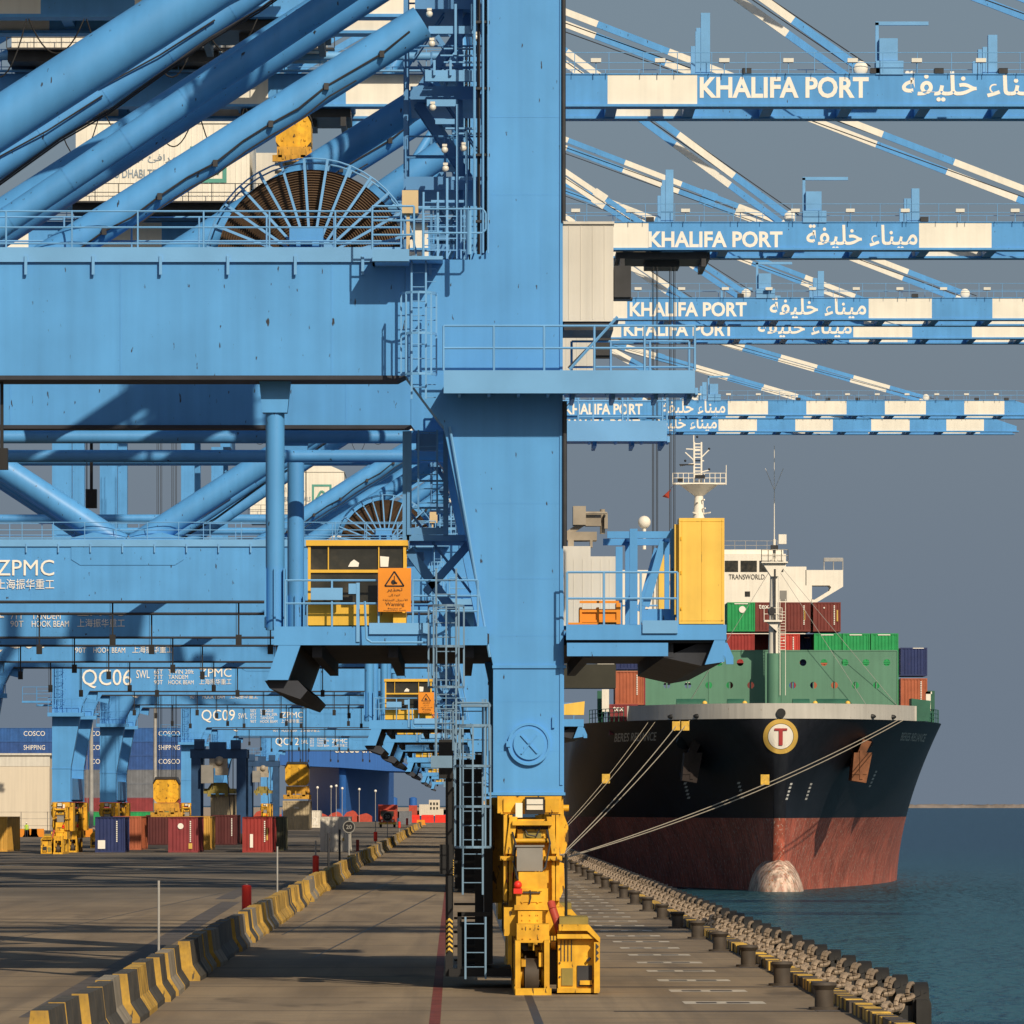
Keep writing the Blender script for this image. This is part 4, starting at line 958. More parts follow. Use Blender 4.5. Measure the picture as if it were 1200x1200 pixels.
# painted and cast-in lines (each a sheet 4 mm above the quay)
PAINTW = mat('worn_white_marking', (0.50, 0.45, 0.37), 0.8, 0.3, 1.5, dust=(0.27, 0.22, 0.165))
PAINTR = mat('worn_red_line', (0.17, 0.035, 0.026), 0.8, 0.3, 1.2, dust=(0.12, 0.07, 0.05))
PATCH = mat('dark_trench_cover', (0.10, 0.085, 0.075), 0.8, 0.3, 1.0)
def sheet(name, quads, m, z=.004):
    g = MB()
    for q in quads: g.add([(x, y, z) for x, y in q], [tuple(range(len(q)))])
    return tag(obj(name, g, m), kind='structure')
def strip(x0, x1, y0, y1): return [(x0,y0),(x1,y0),(x1,y1),(x0,y1)]
sheet('red_line', [strip(-.46,-.26,60,1400)], PAINTR)
sheet('crane_rail', [strip(1.42,1.58,-300,1480), strip(-31.34,-31.18,-300,1480)], DARK)
sheet('trench_cover', [[(-8.0,120),(-7.35,120),(-8.6,262),(-9.35,262)], [(-9.9,270),(-9.1,270),(-9.5,330),(-10.3,330)]], PATCH)
sheet('joint_line', [[(-3.65,166),(-3.6,166),(-.8,284),(-.86,284)], [(-14,150),(-13.95,150),(-10.2,290),(-10.26,290)], [(-5.2,196),(-5.15,196),(-2.0,420),(-2.06,420)]], BLACK)
qs = []
y = 128
k = 0
while y < 520:
    qs.append([(4.5,y),(6.1,y),(6.1,y+1.7),(4.5,y+1.7)]) if k % 1 == 0 else None
    y += 8.2; k += 1
sheet('bay_marking', qs, PAINTW)
sheet('slab_edge', [strip(3.0,6.85,124.5+16.5*i-1.3,124.5+16.5*i-.9) for i in range(24)]+[strip(6.83,7.36,124.5+16.5*i-1.3,124.5+16.5*i+1.2) for i in range(24)], PATCH, .005)
sheet('bay_number', [q_ for y in [128+8.2*i for i in range(24)] for q_ in (strip(4.75,5.15,y+.4,y+1.2), strip(5.35,5.8,y+.4,y+1.2))], PATCH, .008)
sheet('yard_line', [[(-38,398),(-33,398),(-27,425),(-28,425)], [(-19.5,395),(-19.2,395),(-12,450),(-12.4,450)], strip(-60,-35,455,456), strip(-24,-13,332,332.6)], PAINTW)
# kerb with painted blocks
g = MB(); y = 100; i = 0
while y < 900:
    hgt_ = .2+random.uniform(0, .03); g.box(7.4+random.uniform(-.015, .015), 7.72, y, y+.62, 0, hgt_, 1 if (i % 2 or random.random() < .12) else 0); y += .62+(.5 if random.random() < .06 else 0); i += 1
tag(obj('quay_kerb', g, [KYEL, BOLL]), kind='structure')
# ------------------------------------------------------------------ quay furniture
def bollard():
    g = MB(); x, y = 0, 0
    g.tube((0,0,0),(0,0,.06),.36,20); g.tube((0,0,.05),(0,0,.42),.22,20); g.tube((0,0,.42),(0,0,.52),.22,20,r2=.30); g.tube((0,0,.52),(0,0,.58),.30,20,r2=.27)
    return g
bm_ = bollard().mesh('mooring_bollard', BOLL)
for i in range(26):
    y = 124.5+i*16.5
    o = bpy.data.objects.new('mooring_bollard', bm_); COL.objects.link(o); o.location = (7.05+random.uniform(-.03,.03), y, 0); o.rotation_euler.z = random.uniform(0, 3); o.scale = (.82, .82, .9)
    tag(o, 'squat brown iron mooring bollard by the striped kerb of the quay edge', 'bollard', 'mooring bollards along the quay edge')
def link(g, c, d, flat, ln=.52, wd=.27, r=.047):
    d = Vector(d).normalized(); up = Vector((0,0,1)); sd_ = d.cross(up).normalized() if flat else d.cross(d.cross(up)).normalized()
    pts = []
    for k in range(13):
        t = 2*math.pi*k/12; pts.append(Vector(c)+d*math.cos(t)*ln/2+sd_*math.sin(t)*wd/2)
    g.pline(pts, r, 6)
def fender_parts():
    pan = MB(); pan.box(.80, 1.02, -.2, 1.9, -2.6, .30); pan.prism([(.76,.30),(1.02,.42),(1.1,.2),(1.1,-.3),(.76,-.3)], .1, 1.5)
    for yy in (.1,1.2): pan.box(.9, .95, yy, yy+.08, .3, .46)
    pan.tube((.8,.85,.05),(1.08,.85,.05),.55,16)
    rub = MB(); rub.tube((0,.6,-1.0),(.8,.6,-1.0),.7,18); rub.box(0, .4, -1.6, 1.6, -.5, -.05)
    chs = []
    for y0, y1, z1 in ((-1.7,.75,.46),(-1.0,1.35,.40)):
        ch = MB(); a = Vector((.0,y0,.10)); b = Vector((.84,y1,z1)); d = b-a; n = 6
        for k in range(n):
            p = a+d*(k+.5)/n; p.z -= .10*math.sin(math.pi*(k+.5)/n); link(ch, p, d, k % 2 == 0)
        chs.append(ch)
    br = MB()
    for y0 in (-1.7,-1.0): br.box(-.12, .1, y0-.12, y0+.12, .0, .2)
    br.box(-.02, .06, -1.9, .6, .0, .10)
    return pan, rub, chs, br
pan, rub, chs, br = fender_parts()
fm = [pan.mesh('fender_panel', RUBBER), rub.mesh('rubber_cone', RUBBER), chs[0].mesh('fender_chain', CHAIN), chs[1].mesh('fender_chain', CHAIN), br.mesh('chain_bracket', BOLL)]
y = 121; i = 0
while y < 560:
    r = thing('dock_fender', (7.72, y, 0), 'dark rubber dock fender held by weathered chains over the quay edge', 'fender', 'chained fenders along the quay edge')
    for q in fm:
        o = bpy.data.objects.new(q.name.split('.')[0], q); COL.objects.link(o); o.parent = r
        if 'fender_chain' in q.name: o.rotation_euler.y = random.uniform(-.08, .05)
        if 'chain' in q.name: o.scale.y = 1+random.uniform(-.14, .08)
    y += 5.5
# concrete barriers
def barrier_mesh(name, m, ln):
    g = MB(); pf = [(-.36,0),(.36,0),(.36,.10),(.19,.36),(.13,.88),(-.13,.88),(-.19,.36),(-.36,.10)]
    n = 2
    g.prism(pf, 0, ln); g.m[0] = 1; return g.mesh(name, [m, BYEL])
bms = {'y': barrier_mesh('concrete_barrier', BYEL, 3.55), 'g': barrier_mesh('concrete_barrier', CONC, 3.55), 'd': barrier_mesh('concrete_barrier', BDARK, 3.55)}
BL = {'y': 'yellow painted concrete barrier in the long row left of the crane lane', 'g': 'bare grey concrete barrier in the long row left of the crane lane', 'd': 'black painted concrete barrier in the long row left of the crane lane'}
y = 96.0; i = 0; run = 0; c = 'd'; off = 0; order = 'ddddgdyddgddgggddddgdgyy'
for i in range(255):
    if random.random() < .1: off = random.uniform(-.12, .12)
    if i < 24: c = order[i]
    elif run <= 0: c = random.choice('yyyggd'); run = random.randint(1, 4)
    run -= 1
    o = bpy.data.objects.new('concrete_barrier', bms[c]); COL.objects.link(o)
    o.location = (-6.12+off+random.uniform(-.05,.05), y, 0); o.rotation_euler.z = random.uniform(-.016, .016)
    tag(o, BL[c], 'barrier', 'jersey barriers in a row along the lane, ' + dict(y='yellow', g='grey', d='black')[c])
    y += 4.05+(random.uniform(0, .5) if random.random() < .3 else 0)+(3.2 if i in (10, 19, 37) else 0)
# posts along the barriers
def post(px, py0, py1, label, mats=(STEEL,), r=.04, sleeve=None, X=-6.5, disc=None, name='marker_post', cat='post'):
    s_ = (533-px)/-X; d = F/s_
    base = Vector((X, d, 0)); top = H+(943-py0)/s_
    t = thing(name, base, label, cat)
    g = MB(); g.tube((X,d,0),(X,d,top), r, 10); g.tube((X,d,0),(X,d,.04), r*2.5, 12); obj('pole', g, mats[0], t)
    if sleeve:
        z0, z1 = H+(943-sleeve[1])/s_, H+(943-sleeve[0])/s_
        g = MB(); g.tube((X,d,z0),(X,d,z1), .15, 16); g.tube((X,d,z1),(X,d,z1+.03), .15, 16, r2=.08); obj('red_sleeve', g, RED, t)
    if disc:
        z = H+(943-disc[0])/s_; g = MB(); g.disc((X,z), disc[1], d-.09, d-.06, 28); o = obj('sign_disc', g, BLACK, t)
        g = MB(); g.disc((X,z), disc[1]*.96, d-.094, d-.09, 28, r_in=disc[1]*.80); obj('sign_ring', g, GREYBOX, o)
        g = MB(); text(g, '20', X-disc[1]*.45, X+disc[1]*.45, z-disc[1]*.33, z+disc[1]*.33, d-.095, .02); obj('lettering', g, GREYBOX, o)
post(186, 1032, 1150, 'tall slim grey post with a dark upper end, nearest of those beside the barriers', r=.028, X=-6.45)
post(325, 992, 1050, 'slim grey post right of the dark red container, standing at the barriers', r=.032, X=-6.5)
post(289, 1036, 1072, 'short fat red sleeved post nearest the camera beside the barriers', sleeve=(1038,1069), X=-6.45, name='bollard_post')
post(370, 985, 1028, 'thin white post with a red lower sleeve left of the white container', sleeve=(1003,1026), X=-6.45, name='bollard_post', mats=(STEEL,))
post(385, 976, 1012, 'thin dark post in front of the white container doors, left one', mats=(DARK,), X=-6.45, r=.06)
post(398, 972, 1008, 'thin dark post in front of the white container doors, right one', mats=(DARK,), X=-6.45, r=.06)
post(409, 958, 1002, 'round speed sign reading 20 at the right of the white container', X=-6.45, disc=(969,.40), name='speed_sign', cat='sign')
post(419, 984, 1000, 'dark red stub post on the barriers right of the speed sign', mats=(DRED,), X=-6.45, r=.11)
post(440, 962, 990, 'thin post with a bright red sleeve left of the red lorry', sleeve=(975,986), X=-6.45, name='bollard_post')
post(454, 952, 975, 'round dark speed sign standing before the red lorry', X=-6.45, disc=(957,.5), name='speed_sign', cat='sign')
post(468, 963, 972, 'small red sleeved post right of the red lorry', sleeve=(963,970), X=-6.45, name='bollard_post')
post(477, 959, 968, 'tiny red sleeved post near the far end of the barriers', sleeve=(959,967), X=-6.45, name='bollard_post')
# ------------------------------------------------------------------ containers
def cont_mesh(L_, Hh, door=False):
    g = MB(); w2 = 1.22; t = .12
    for x in (-w2, w2-t):
        for yy in (0, L_-t): g.box(x, x+t, yy, yy+t, 0, Hh)
    for yy in (0, L_-t):
        g.box(-w2+t, w2-t, yy+.002, yy+t-.002, 0.002, .14); g.box(-w2+t, w2-t, yy+.002, yy+t-.002, Hh-.12, Hh-.002)
    for x in (-w2+.002, w2-t+.002):
        g.box(x, x+t-.004, t, L_-t, 0.002, .15); g.box(x, x+t-.004, t, L_-t, Hh-.1, Hh-.002)
    g.box(-w2+.05, w2-.05, t, L_-t, Hh-.09, Hh-.03); g.box(-w2+.05, w2-.05, t, L_-t, .06, .12)
    def corr(a, b, fn):
        n = int((b-a)/.14)*2; vs = []
        for i in range(n+1):
            u = a+(b-a)*i/n; dd = .035 if (i//2) % 2 else 0.0
            vs += [fn(u, dd, .14), fn(u, dd, Hh-.12)]
        return vs, [(2*i, 2*i+2, 2*i+3, 2*i+1) for i in range(n)]
    vs, fs = corr(-w2+t, w2-t, lambda u, dd, z: (u, .035+dd, z)); g.add(vs, fs)
    vs, fs = corr(-w2+t, w2-t, lambda u, dd, z: (u, L_-.035-dd, z)); g.add(vs, [f[::-1] for f in fs])
    vs, fs = corr(t, L_-t, lambda u, dd, z: (w2-.035-dd, u, z)); g.add(vs, fs)
    vs, fs = corr(t, L_-t, lambda u, dd, z: (-w2+.035+dd, u, z)); g.add(vs, [f[::-1] for f in fs])
    if door:
        g.box(-w2+t, -.012, .0, .05, .15, Hh-.13); g.box(.012, w2-t, .0, .05, .15, Hh-.13)
        for x in (-.8,-.3,.3,.8): g.tube((x,-.035,.1),(x,-.035,Hh-.08),.025,8)
        for x in (-.8,-.3,.3,.8): g.box(x-.05, x+.14, -.05, -.01, 1.0, 1.07)
        for z in (.5,1.2,1.9,2.4):
            for x in (-1.12, 1.04): g.box(x, x+.08, -.02, .02, z, z+.14)
    return g
_cm = {}
def container(loc, col, label, ln=12.19, hh=2.9, door=False, rot=0, group=None, marks=None, name='shipping_container', simple=False):
    k = (ln, hh, door, col)
    if k not in _cm:
        _cm[k] = cont_mesh(ln, hh, door).mesh('shipping_container', ccol(col))
    o = bpy.data.objects.new(name, _cm[k]); COL.objects.link(o); o.location = loc; o.rotation_euler.z = rot
    tag(o, label, 'container', group)
    for mk in marks or []:
        g = MB(); m = WRITE; nm = 'lettering'
        if mk[0] == 'code':
            x = mk[1]
            for i in range(11): g.box(x, x+.1, -.012, -.008, hh*.85-i*.16, hh*.85-i*.16+.11)
        elif mk[0] == 'word': text(g, mk[1], mk[2], mk[3], mk[4], mk[5], -.012, .01)
        elif mk[0] == 'disc': g.disc((mk[1], mk[2]), mk[3], -.03, .03, 18); nm = 'round_mark'
        elif mk[0] == 'patch': g.box(mk[1], mk[2], -.012, -.006, mk[3], mk[4]); nm = 'label_patch'; m = GOLD if len(mk) > 5 else WRITE
        q = bpy.data.objects.new(nm, g.mesh(nm, m)); COL.objects.link(q); q.parent = o
    return o
def yard(px0, px1, pyb, col, label, hh=2.9, **kw):
    s_ = (943-pyb)/-H; d = F/s_; s_ = F/d
    return container((((px0+px1)/2-533)/s_, d, kw.pop('z', 0)), col, label, hh=hh, **kw)
YG = 'containers standing on the asphalt yard'
yard(-25, 8, 998, 'yellow', 'yellow ochre container on the ground at the left edge of the picture', group=YG, rot=-.02)
yard(112, 146, 999, 'navy', 'navy blue container on the ground between the two nearest land side legs', group=YG, rot=.02, marks=[('code', .5), ('patch', -1.0,-.4,.3,1.0)])
yard(133, 165, 996, 'orange', 'orange brown container close behind the navy one', group=YG)
yard(198, 231, 999, 'maroon', 'dark red container with a round yellow mark on its end', group=YG, marks=[('disc', -.2, 2.15, .24), ('code', .55), ('patch', .45,.75,.3,.75,1)])
yard(214, 245, 996, 'yellow', 'tan yellow container whose side shows right of the dark red one', group=YG)
yard(248, 277, 990, 'dark', 'very dark red container in shade between the two straddle carriers', group=YG, marks=[('code', .7)])
yard(285, 318, 999, 'red', 'worn red container with a white smear, left of the lane posts', group=YG, marks=[('code', .55), ('patch', .75,.87,1.0,2.0,1), ('patch', -.6,-.35,.4,1.5)])
yard(303, 329, 997, 'olive', 'dark green container close behind the worn red one', group=YG)
yard(376, 409, 998, 'white', 'white container with its locked doors facing the camera', group=YG, door=True, marks=[('patch', -.62,-.4,.9,1.15,1), ('patch', .62,.8,.9,1.15,1)])
yard(361, 373, 970, 'white', 'small far white container marked with a figure 2 beside the hoisted one', group=YG, marks=[('word', '2', -.1, .8, .5, 1.8)])
yard(172, 199, 990, 'dark', 'dark red container directly under the yellow spreader', group=YG)
yard(325, 349, 965, 'blue', 'far blue container seen through the legs, right of the small straddle carrier', group=YG)
yard(389, 411, 962, 'blue', 'far blue container behind the white one', group=YG)
yard(470, 480, 966, 'grey', 'far blue grey container beside the red lorry', group=YG, hh=2.6)
# ------------------------------------------------------------------ spreaders
def spreader(loc, label, rope_top, group='yellow spreaders', scale=1.0, ln=10.0):
    t = thing('container_spreader', loc, label, 'spreader', group)
    x, y, z = loc; k = scale
    g = MB(); pl = [(-1.1,.45),(-1.1,1.7),(-.85,2.1),(-.4,2.25),(.4,2.25),(.85,2.1),(1.1,1.7),(1.1,.45),(.8,.1),(-.8,.1)]
    g.prism([(x+a*k, z+(1.2+b)*k) for a, b in pl], y+ln*.32, y+ln*.68)
    for a in (-.75,.65):
        for b in (.5,1.7): g.box(x+a*k, x+(a+.14)*k, y+ln*.32-.06, y+ln*.32, z+(1.2+b)*k, z+(1.2+b+.14)*k)
    obj('headblock', g, YELLOW, t)
    g = MB()
    g.box(x-1.0*k, x+1.0*k, y+ln*.25, y+ln*.75, z+.55*k, z+1.25*k)
    for a in (-.85,.55): g.box(x+a*k, x+(a+.3)*k, y, y+ln, z+.3*k, z+.85*k)
    for yy in (y, y+ln-.35): g.box(x-1.2*k, x+1.2*k, yy, yy+.35, z+.05*k, z+.45*k)
    g.prism([(x+.85*k,z+1.3*k),(x+1.1*k,z+1.3*k),(x+1.35*k,z+.0),(x+1.15*k,z+.0)], y+ln*.3, y+ln*.35)
    for a in (-.6,-.1,.4): g.box(x+a*k, x+(a+.12)*k, y-.05, y+.1, z+.2*k, z+.8*k)
    obj('spreader_beam', g, mats_olive2, t)
    g = MB()
    for a in (-.8,-.5,.5,.8):
        for yy in (y+ln*.36, y+ln*.64): g.tube((x+a*k,yy,z+3.2*k),(x+a*k,yy,rope_top),.025,5)
    obj('hoist_rope', g, DARK, t)
    g = MB(); g.prism([(x-1.15*k,z+2.9*k),(x-.9*k,z+3.35*k),(x+.9*k,z+3.35*k),(x+1.15*k,z+2.9*k),(x+1.15*k,z+3.05*k),(x+.92*k,z+3.55*k),(x-.92*k,z+3.55*k),(x-1.15*k,z+3.05*k)], y+ln*.31, y+ln*.69)
    obj('cable_tub_rim', g, DARK, t)
    return t
mats_olive2 = mat('worn_spreader_yellow', (0.55, 0.29, 0.035), 0.55, 0.25, 1.5, 0.2, 0.12, (0.07, 0.04, 0.02))
p = at(192.5, 958, 570); spreader((p.x, 570, p.z), 'yellow spreader with octagonal headblock above a dark red container', 43)
p = at(347, 937, 610); spreader((p.x, 610, p.z), 'yellow spreader lifting a beige container above the yard', 45)
container((p.x, 609, p.z-2.85), 'beige', 'beige container hanging from the yellow spreader, its upper half shaded', hh=2.75, marks=[('word', 'tex', -.2, .3, 2.0, 2.2)])
p = at(342, 190, 343); spreader((p.x, 343, p.z), 'yellow spreader pulled up high under the girder, above the cable reel', 41, scale=.85)
p = at(302, 18, 296); spreader((p.x, 296, p.z), 'yellow spreader cut by the top edge of the picture', 40, scale=.85)
spreader((13.4, 415, 13.1), 'yellow spreader hanging on long ropes under the second lettered boom', 38.3, scale=.85)
# ------------------------------------------------------------------ straddle carriers
def straddle(px0, px1, pyb, pyt, label, dy):
    s_ = (pyb-943)/H; d = F/s_; x0 = (px0-533)/s_; x1 = (px1-533)/s_; top = H+(943-pyt)/s_; lw = (x1-x0)*.17
    t = thing('straddle_carrier', ((x0+x1)/2, d, 0), label, 'straddle carrier', 'straddle carriers in the yard')
    for x in (x0, x1-lw):
        for yy in (d, d+dy): 
            g = MB(); g.box(x, x+lw, yy, yy+.9, 1.3, top-1.8); obj('leg', g, NAVY, t)
        g = MB(); g.box(x-.1, x+lw+.1, d-1, d+dy+1.9, .75, 1.6); sb = obj('side_beam', g, NAVY, t)
        for yy in (d-.4, d+dy*.35, d+dy*.65, d+dy+1.2):
            g = MB(); g.tube((x+.1,yy,.7),(x+lw-.1,yy,.7),.7,18); obj('wheel', g, RUBBER, sb)
    g = MB()
    for yy in (d, d+dy): g.box(x0-.1, x1+.1, yy-.05, yy+.95, top-1.9, top-1.0)
    for x in (x0, x1-lw): g.box(x, x+lw, d+.9, d+dy, top-1.85, top-1.1)
    g.box(x0+.3, x0+1.3, d-.2, d+1.2, top-1.0, top); g.box(x1-1.5, x1-.5, d-.2, d+1.2, top-1.0, top-.1); g.box(x0+1.8, x1-2, d, d+3, top-1.0, top-.3)
    obj('top_frame', g, NAVY, t)
    g = MB(); cx = (x0+x1)/2
    g.box(cx-.9, cx+.9, d-.3, d+.9, top-2.9, top-1.95); g.ball((cx+.1,d-.2,top-2.2), .5, 10); g.box(cx-.3,cx+1.0,d-.5,d,top-3.6,top-2.9)
    obj('engine_box', g, GREYBOX2, t)
    g = MB(); g.box(x0+lw+.1, x0+lw+1.3, d-.8, d+.6, top-4.4, top-2.6); obj('driver_cab', g, GREYBOX, t)
    g = MB(); z = top*.48
    g.box(x0+lw+.3, x1-lw-.2, d+.3, d+dy+.6, z, z+.5); g.prism([(cx-1.1,z+.5),(cx+1.1,z+.5),(cx+.7,z+1.1),(cx-.7,z+1.1)], d+1, d+3)
    for q in (cx-1.1, cx-.3, cx+.6): g.box(q, q+.35, d+.2, d+.3, z-.3, z+.5)
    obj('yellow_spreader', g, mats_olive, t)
    g = MB()
    for q in (x0+lw+.35, x1-lw-.35, cx-.6): g.tube((q,d+.2,z+.5),(q,d+.2,top-1.9),.05,6)
    g.pline([(x1-lw-.5,d,top-2.0),(x1-lw-.9,d,z+2),(x1-lw-.5,d,1.6)],.06,6)
    obj('lift_chain', g, DARK, t)
    return d, cx, z
d_, c_, z_ = straddle(224, 288, 989, 866, 'dark blue straddle carrier nearer of the two, right of the QC09 leg', 7)
container((c_+.4, d_+.9, z_-2.75), 'beige', 'olive beige container gripped inside the nearer straddle carrier', hh=2.7, ln=6.06, group='containers gripped by straddle carriers')
d_, c_, z_ = straddle(289, 326, 972, 884, 'dark blue straddle carrier farther away, left of the hoisted beige container', 7)
# ------------------------------------------------------------------ yard background
bd = 1000; p0 = at(-40, 885, bd); p1 = at(58, 968, bd)
t = thing('warehouse', ((p0.x+p1.x)/2, bd, 0), 'cream windowless warehouse wall at the left edge', 'warehouse')
g = MB(); g.box(p0.x-25, p1.x, bd, bd+30, 0, p0.z)
for i in range(30): g.box(p0.x-25+i*1.5, p0.x-24.97+i*1.5, bd-.02, bd, 0, p0.z)
obj('wall', g, PALEW, t)
g = MB(); g.prism([(p0.x-25.3,p0.z),(p1.x+.3,p0.z),(p1.x+.3,p0.z+.3),(p0.x-25.3,p0.z+.3)], bd-.4, bd+30.4); g.box(p0.x-25.1, p1.x+.05, bd-.06, bd, p0.z-1.7, p0.z); obj('roof_edge', g, CREAM, t)
# container wall behind
words = ['COSCO', 'COSCO', 'COSCO', 'COSCO', 'SHIPPING', 'COSCO']
tiercol = ['green', 'maroon', 'grey', 'grey', 'cosco', 'cosco', 'blue']
wd_ = 1230; s_ = F/wd_
n = 0
for cI, px in enumerate((-92, -13, 66, 145)):
    for k in range(7):
        if cI == 0 and k < 4: continue
        x = (px-533)/s_; top_ = 0
        kk = k
        c = tiercol[k] if not (cI == 3 and k == 5) else 'cosco'
        o = container((x+12.3, wd_, k*2.62), c, '%s container side on, tier %s of the %s stack behind the crane legs' % (dict(cosco='dark blue', blue='blue').get(c, c), ['one','two','three','four','five','six','seven','eight'][k], ['first','second','third','fourth'][cI]), hh=2.6, rot=R(90), group='containers stacked side on behind the yard')
        if k > 3:
            g = MB(); body = words[n % len(words)]; n += 1
            g2 = MB(); text(g2, body, 6.5, 10.5, 1.1, 2.0, 0)
            # on the side (local -x face after the turn looks at the camera): local x=w2 side -> world -y
            g.add([(1.232, 12.19-v[0], v[2]) for v in g2.v], [f[::-1] for f in g2.f])
            g.v = [(-1.232*-1, 12.19-a[1], a[2]) for a in g.v] if False else [(-1.232, a[1], a[2]) for a in g.v]
            q = bpy.data.objects.new('lettering', g.mesh('lettering', WRITE)); COL.objects.link(q); q.parent = o
# rubble, fence, plastic barriers
g = MB(); n_ = 60; vs = []
for i in range(n_+1):
    x = -62+i*.62; h_ = max(.05, 1.9*abs(noise.noise((x*.16,1,4)))+.9*abs(noise.noise((x*.9,2,2)))+.3)
    vs += [(x,845,0),(x,849,h_*.7),(x,853,h_),(x,858,0)]
g.add(vs, [(i*4+k,(i+1)*4+k,(i+1)*4+k+1,i*4+k+1) for i in range(n_) for k in range(3)])
tag(obj('rubble_heap', g, RUBBLE), kind='structure')
t = thing('mesh_fence', (-55, 842, 0), 'thin wire mesh fence in front of the rubble at the left', 'fence')
g = MB(); 
for i in range(9): g.tube((-66+i*3.4,842,0),(-66+i*3.4,842,3.0),.04,6)
obj('post', g, STEEL, t)
g = MB()
for z in (.1,1.2,2.1,2.95): g.tube((-66,842,z),(-38,842,z),.018,5)
obj('wire', g, STEEL, t)
for i, px in enumerate((27, 36, 44, 101, 470)):
    p = at(px, 962, 790); g = MB(); g.prism([(-1,0),(1,0),(.8,.3),(.75,1.0),(-.75,1.0),(-.8,.3)], 0, .5)
    o = bpy.data.objects.new('plastic_barrier', g.mesh('plastic_barrier', ORANGE)); COL.objects.link(o); o.location = (p.x, 790 if i < 4 else 1250, 0)
    tag(o, ['orange plastic barrier left of the rubble fence', 'orange plastic barrier middle one by the rubble', 'orange plastic barrier nearest the yellow bogie by the rubble', 'orange plastic barrier behind the first land side leg', 'orange plastic barrier near the far lorry'][i], 'barrier')
def person(x, y):
    me = bpy.data.meshes.new('person')
    V = [(0,0,.95),(0,0,1.2),(0,0,1.42),(0,0,1.52),(0,-.02,1.66),(.1,0,.9),(.12,-.03,.5),(.12,.02,.08),(.13,-.12,.03),(-.1,0,.9),(-.12,.03,.5),(-.13,.05,.08),(-.14,-.09,.03),(.2,0,1.4),(.25,.02,1.13),(.22,-.12,.9),(.21,-.17,.82),(-.2,0,1.4),(-.26,.02,1.13),(-.25,-.04,.88),(-.25,-.06,.79)]
    E = [(0,1),(1,2),(2,3),(3,4),(0,5),(5,6),(6,7),(7,8),(0,9),(9,10),(10,11),(11,12),(2,13),(13,14),(14,15),(15,16),(2,17),(17,18),(18,19),(19,20)]
    rad = [.15,.15,.14,.06,.105,.10,.07,.05,.045,.10,.07,.05,.045,.065,.048,.036,.035,.065,.048,.036,.035]
    me.from_pydata(V, E, []); o = bpy.data.objects.new('tmp', me); COL.objects.link(o)
    o.modifiers.new('skin', 'SKIN'); sub_ = o.modifiers.new('sub', 'SUBSURF'); sub_.levels = 1
    for i, r in enumerate(rad): me.skin_vertices[0].data[i].radius = (r, r*.8)
    me.skin_vertices[0].data[0].use_root = True
    dg = bpy.context.evaluated_depsgraph_get(); m2 = bpy.data.meshes.new_from_object(o.evaluated_get(dg)); m2.name = 'person'
    bpy.data.objects.remove(o)
    for k in (VEST, CLOTH, SKIN): m2.materials.append(k)
    for p in m2.polygons:
        z = p.center.z; p.material_index = 2 if (z > 1.5 or (z < .88 and abs(p.center.x) > .19)) else (0 if z > .88 else 1); p.use_smooth = True
    q = bpy.data.objects.new('person', m2); COL.objects.link(q); q.location = (x, y, 0)
    tag(q, 'person in a lime vest and dark trousers standing by the orange barriers', 'person')
    g = MB(); g.ball((x, y-.02, 1.71), .125, 12, 0, (1,1.1,.75)); g.tube((x,y-.05,1.68),(x,y-.05,1.70),.15,12); obj('helmet', g, WHITE, q)
p = at(31, 975, 786); person(p.x, 786)
def lightmast(px, pyt, d, label):
    p = at(px, pyt, d); t = thing('light_mast', (p.x, d, 0), label, 'lamp post', 'tall yard light masts')
    g = MB(); g.tube((p.x,d,0),(p.x,d,p.z), .34, 12, r2=.18); obj('mast', g, STEEL, t)
    g = MB(); g.tube((p.x,d,p.z),(p.x,d,p.z+.5), 1.0, 12)
    for a in range(6): g.box(p.x+1.2*math.cos(a)-.25, p.x+1.2*math.cos(a)+.25, d+1.2*math.sin(a)-.2, d+1.2*math.sin(a)+.2, p.z-.2, p.z+.2)
    obj('lamp_ring', g, GREYBOX, t)
lightmast(107, 700, 960, 'pale light mast between the first and second land side legs')
lightmast(182, 700, 1000, 'pale light mast left of the QC09 leg')
# red lorry at the end of the lane
d = 1120; c = at(454, 968, d); x = c.x
t = thing('red_lorry', (x, d, 0), 'red lorry facing the camera at the far end of the lane', 'lorry')
g = MB(); g.box(x-1.6, x+1.6, d+1, d+9, 1.0, 3.9); obj('box_body', g, DRED, t)
g = MB(); g.box(x-1.25, x+1.25, d-.8, d+1, .8, 3.0); cb = obj('cab', g, RED2 if False else DRED, t)
g = MB(); g.box(x-1.1, x+1.1, d-.84, d-.8, 1.9, 2.8); obj('windscreen', g, GLASS, cb)
g = MB(); g.box(x-1.5, x+1.5, d-.95, d-.7, .55, .85); obj('bumper', g, KYEL, t)
for sx_ in (-1, 1):
    for yy in (d, d+6): g = MB(); g.tube((x+sx_*1.0,yy,.5),(x+sx_*1.35,yy,.5),.5,14); obj('wheel', g, RUBBER, t)
for sx_ in (-1, 1): g = MB(); g.box(x+sx_*.9-.15, x+sx_*.9+.15, d-.85, d-.8, 1.0, 1.25); obj('headlight', g, LAMP, t)
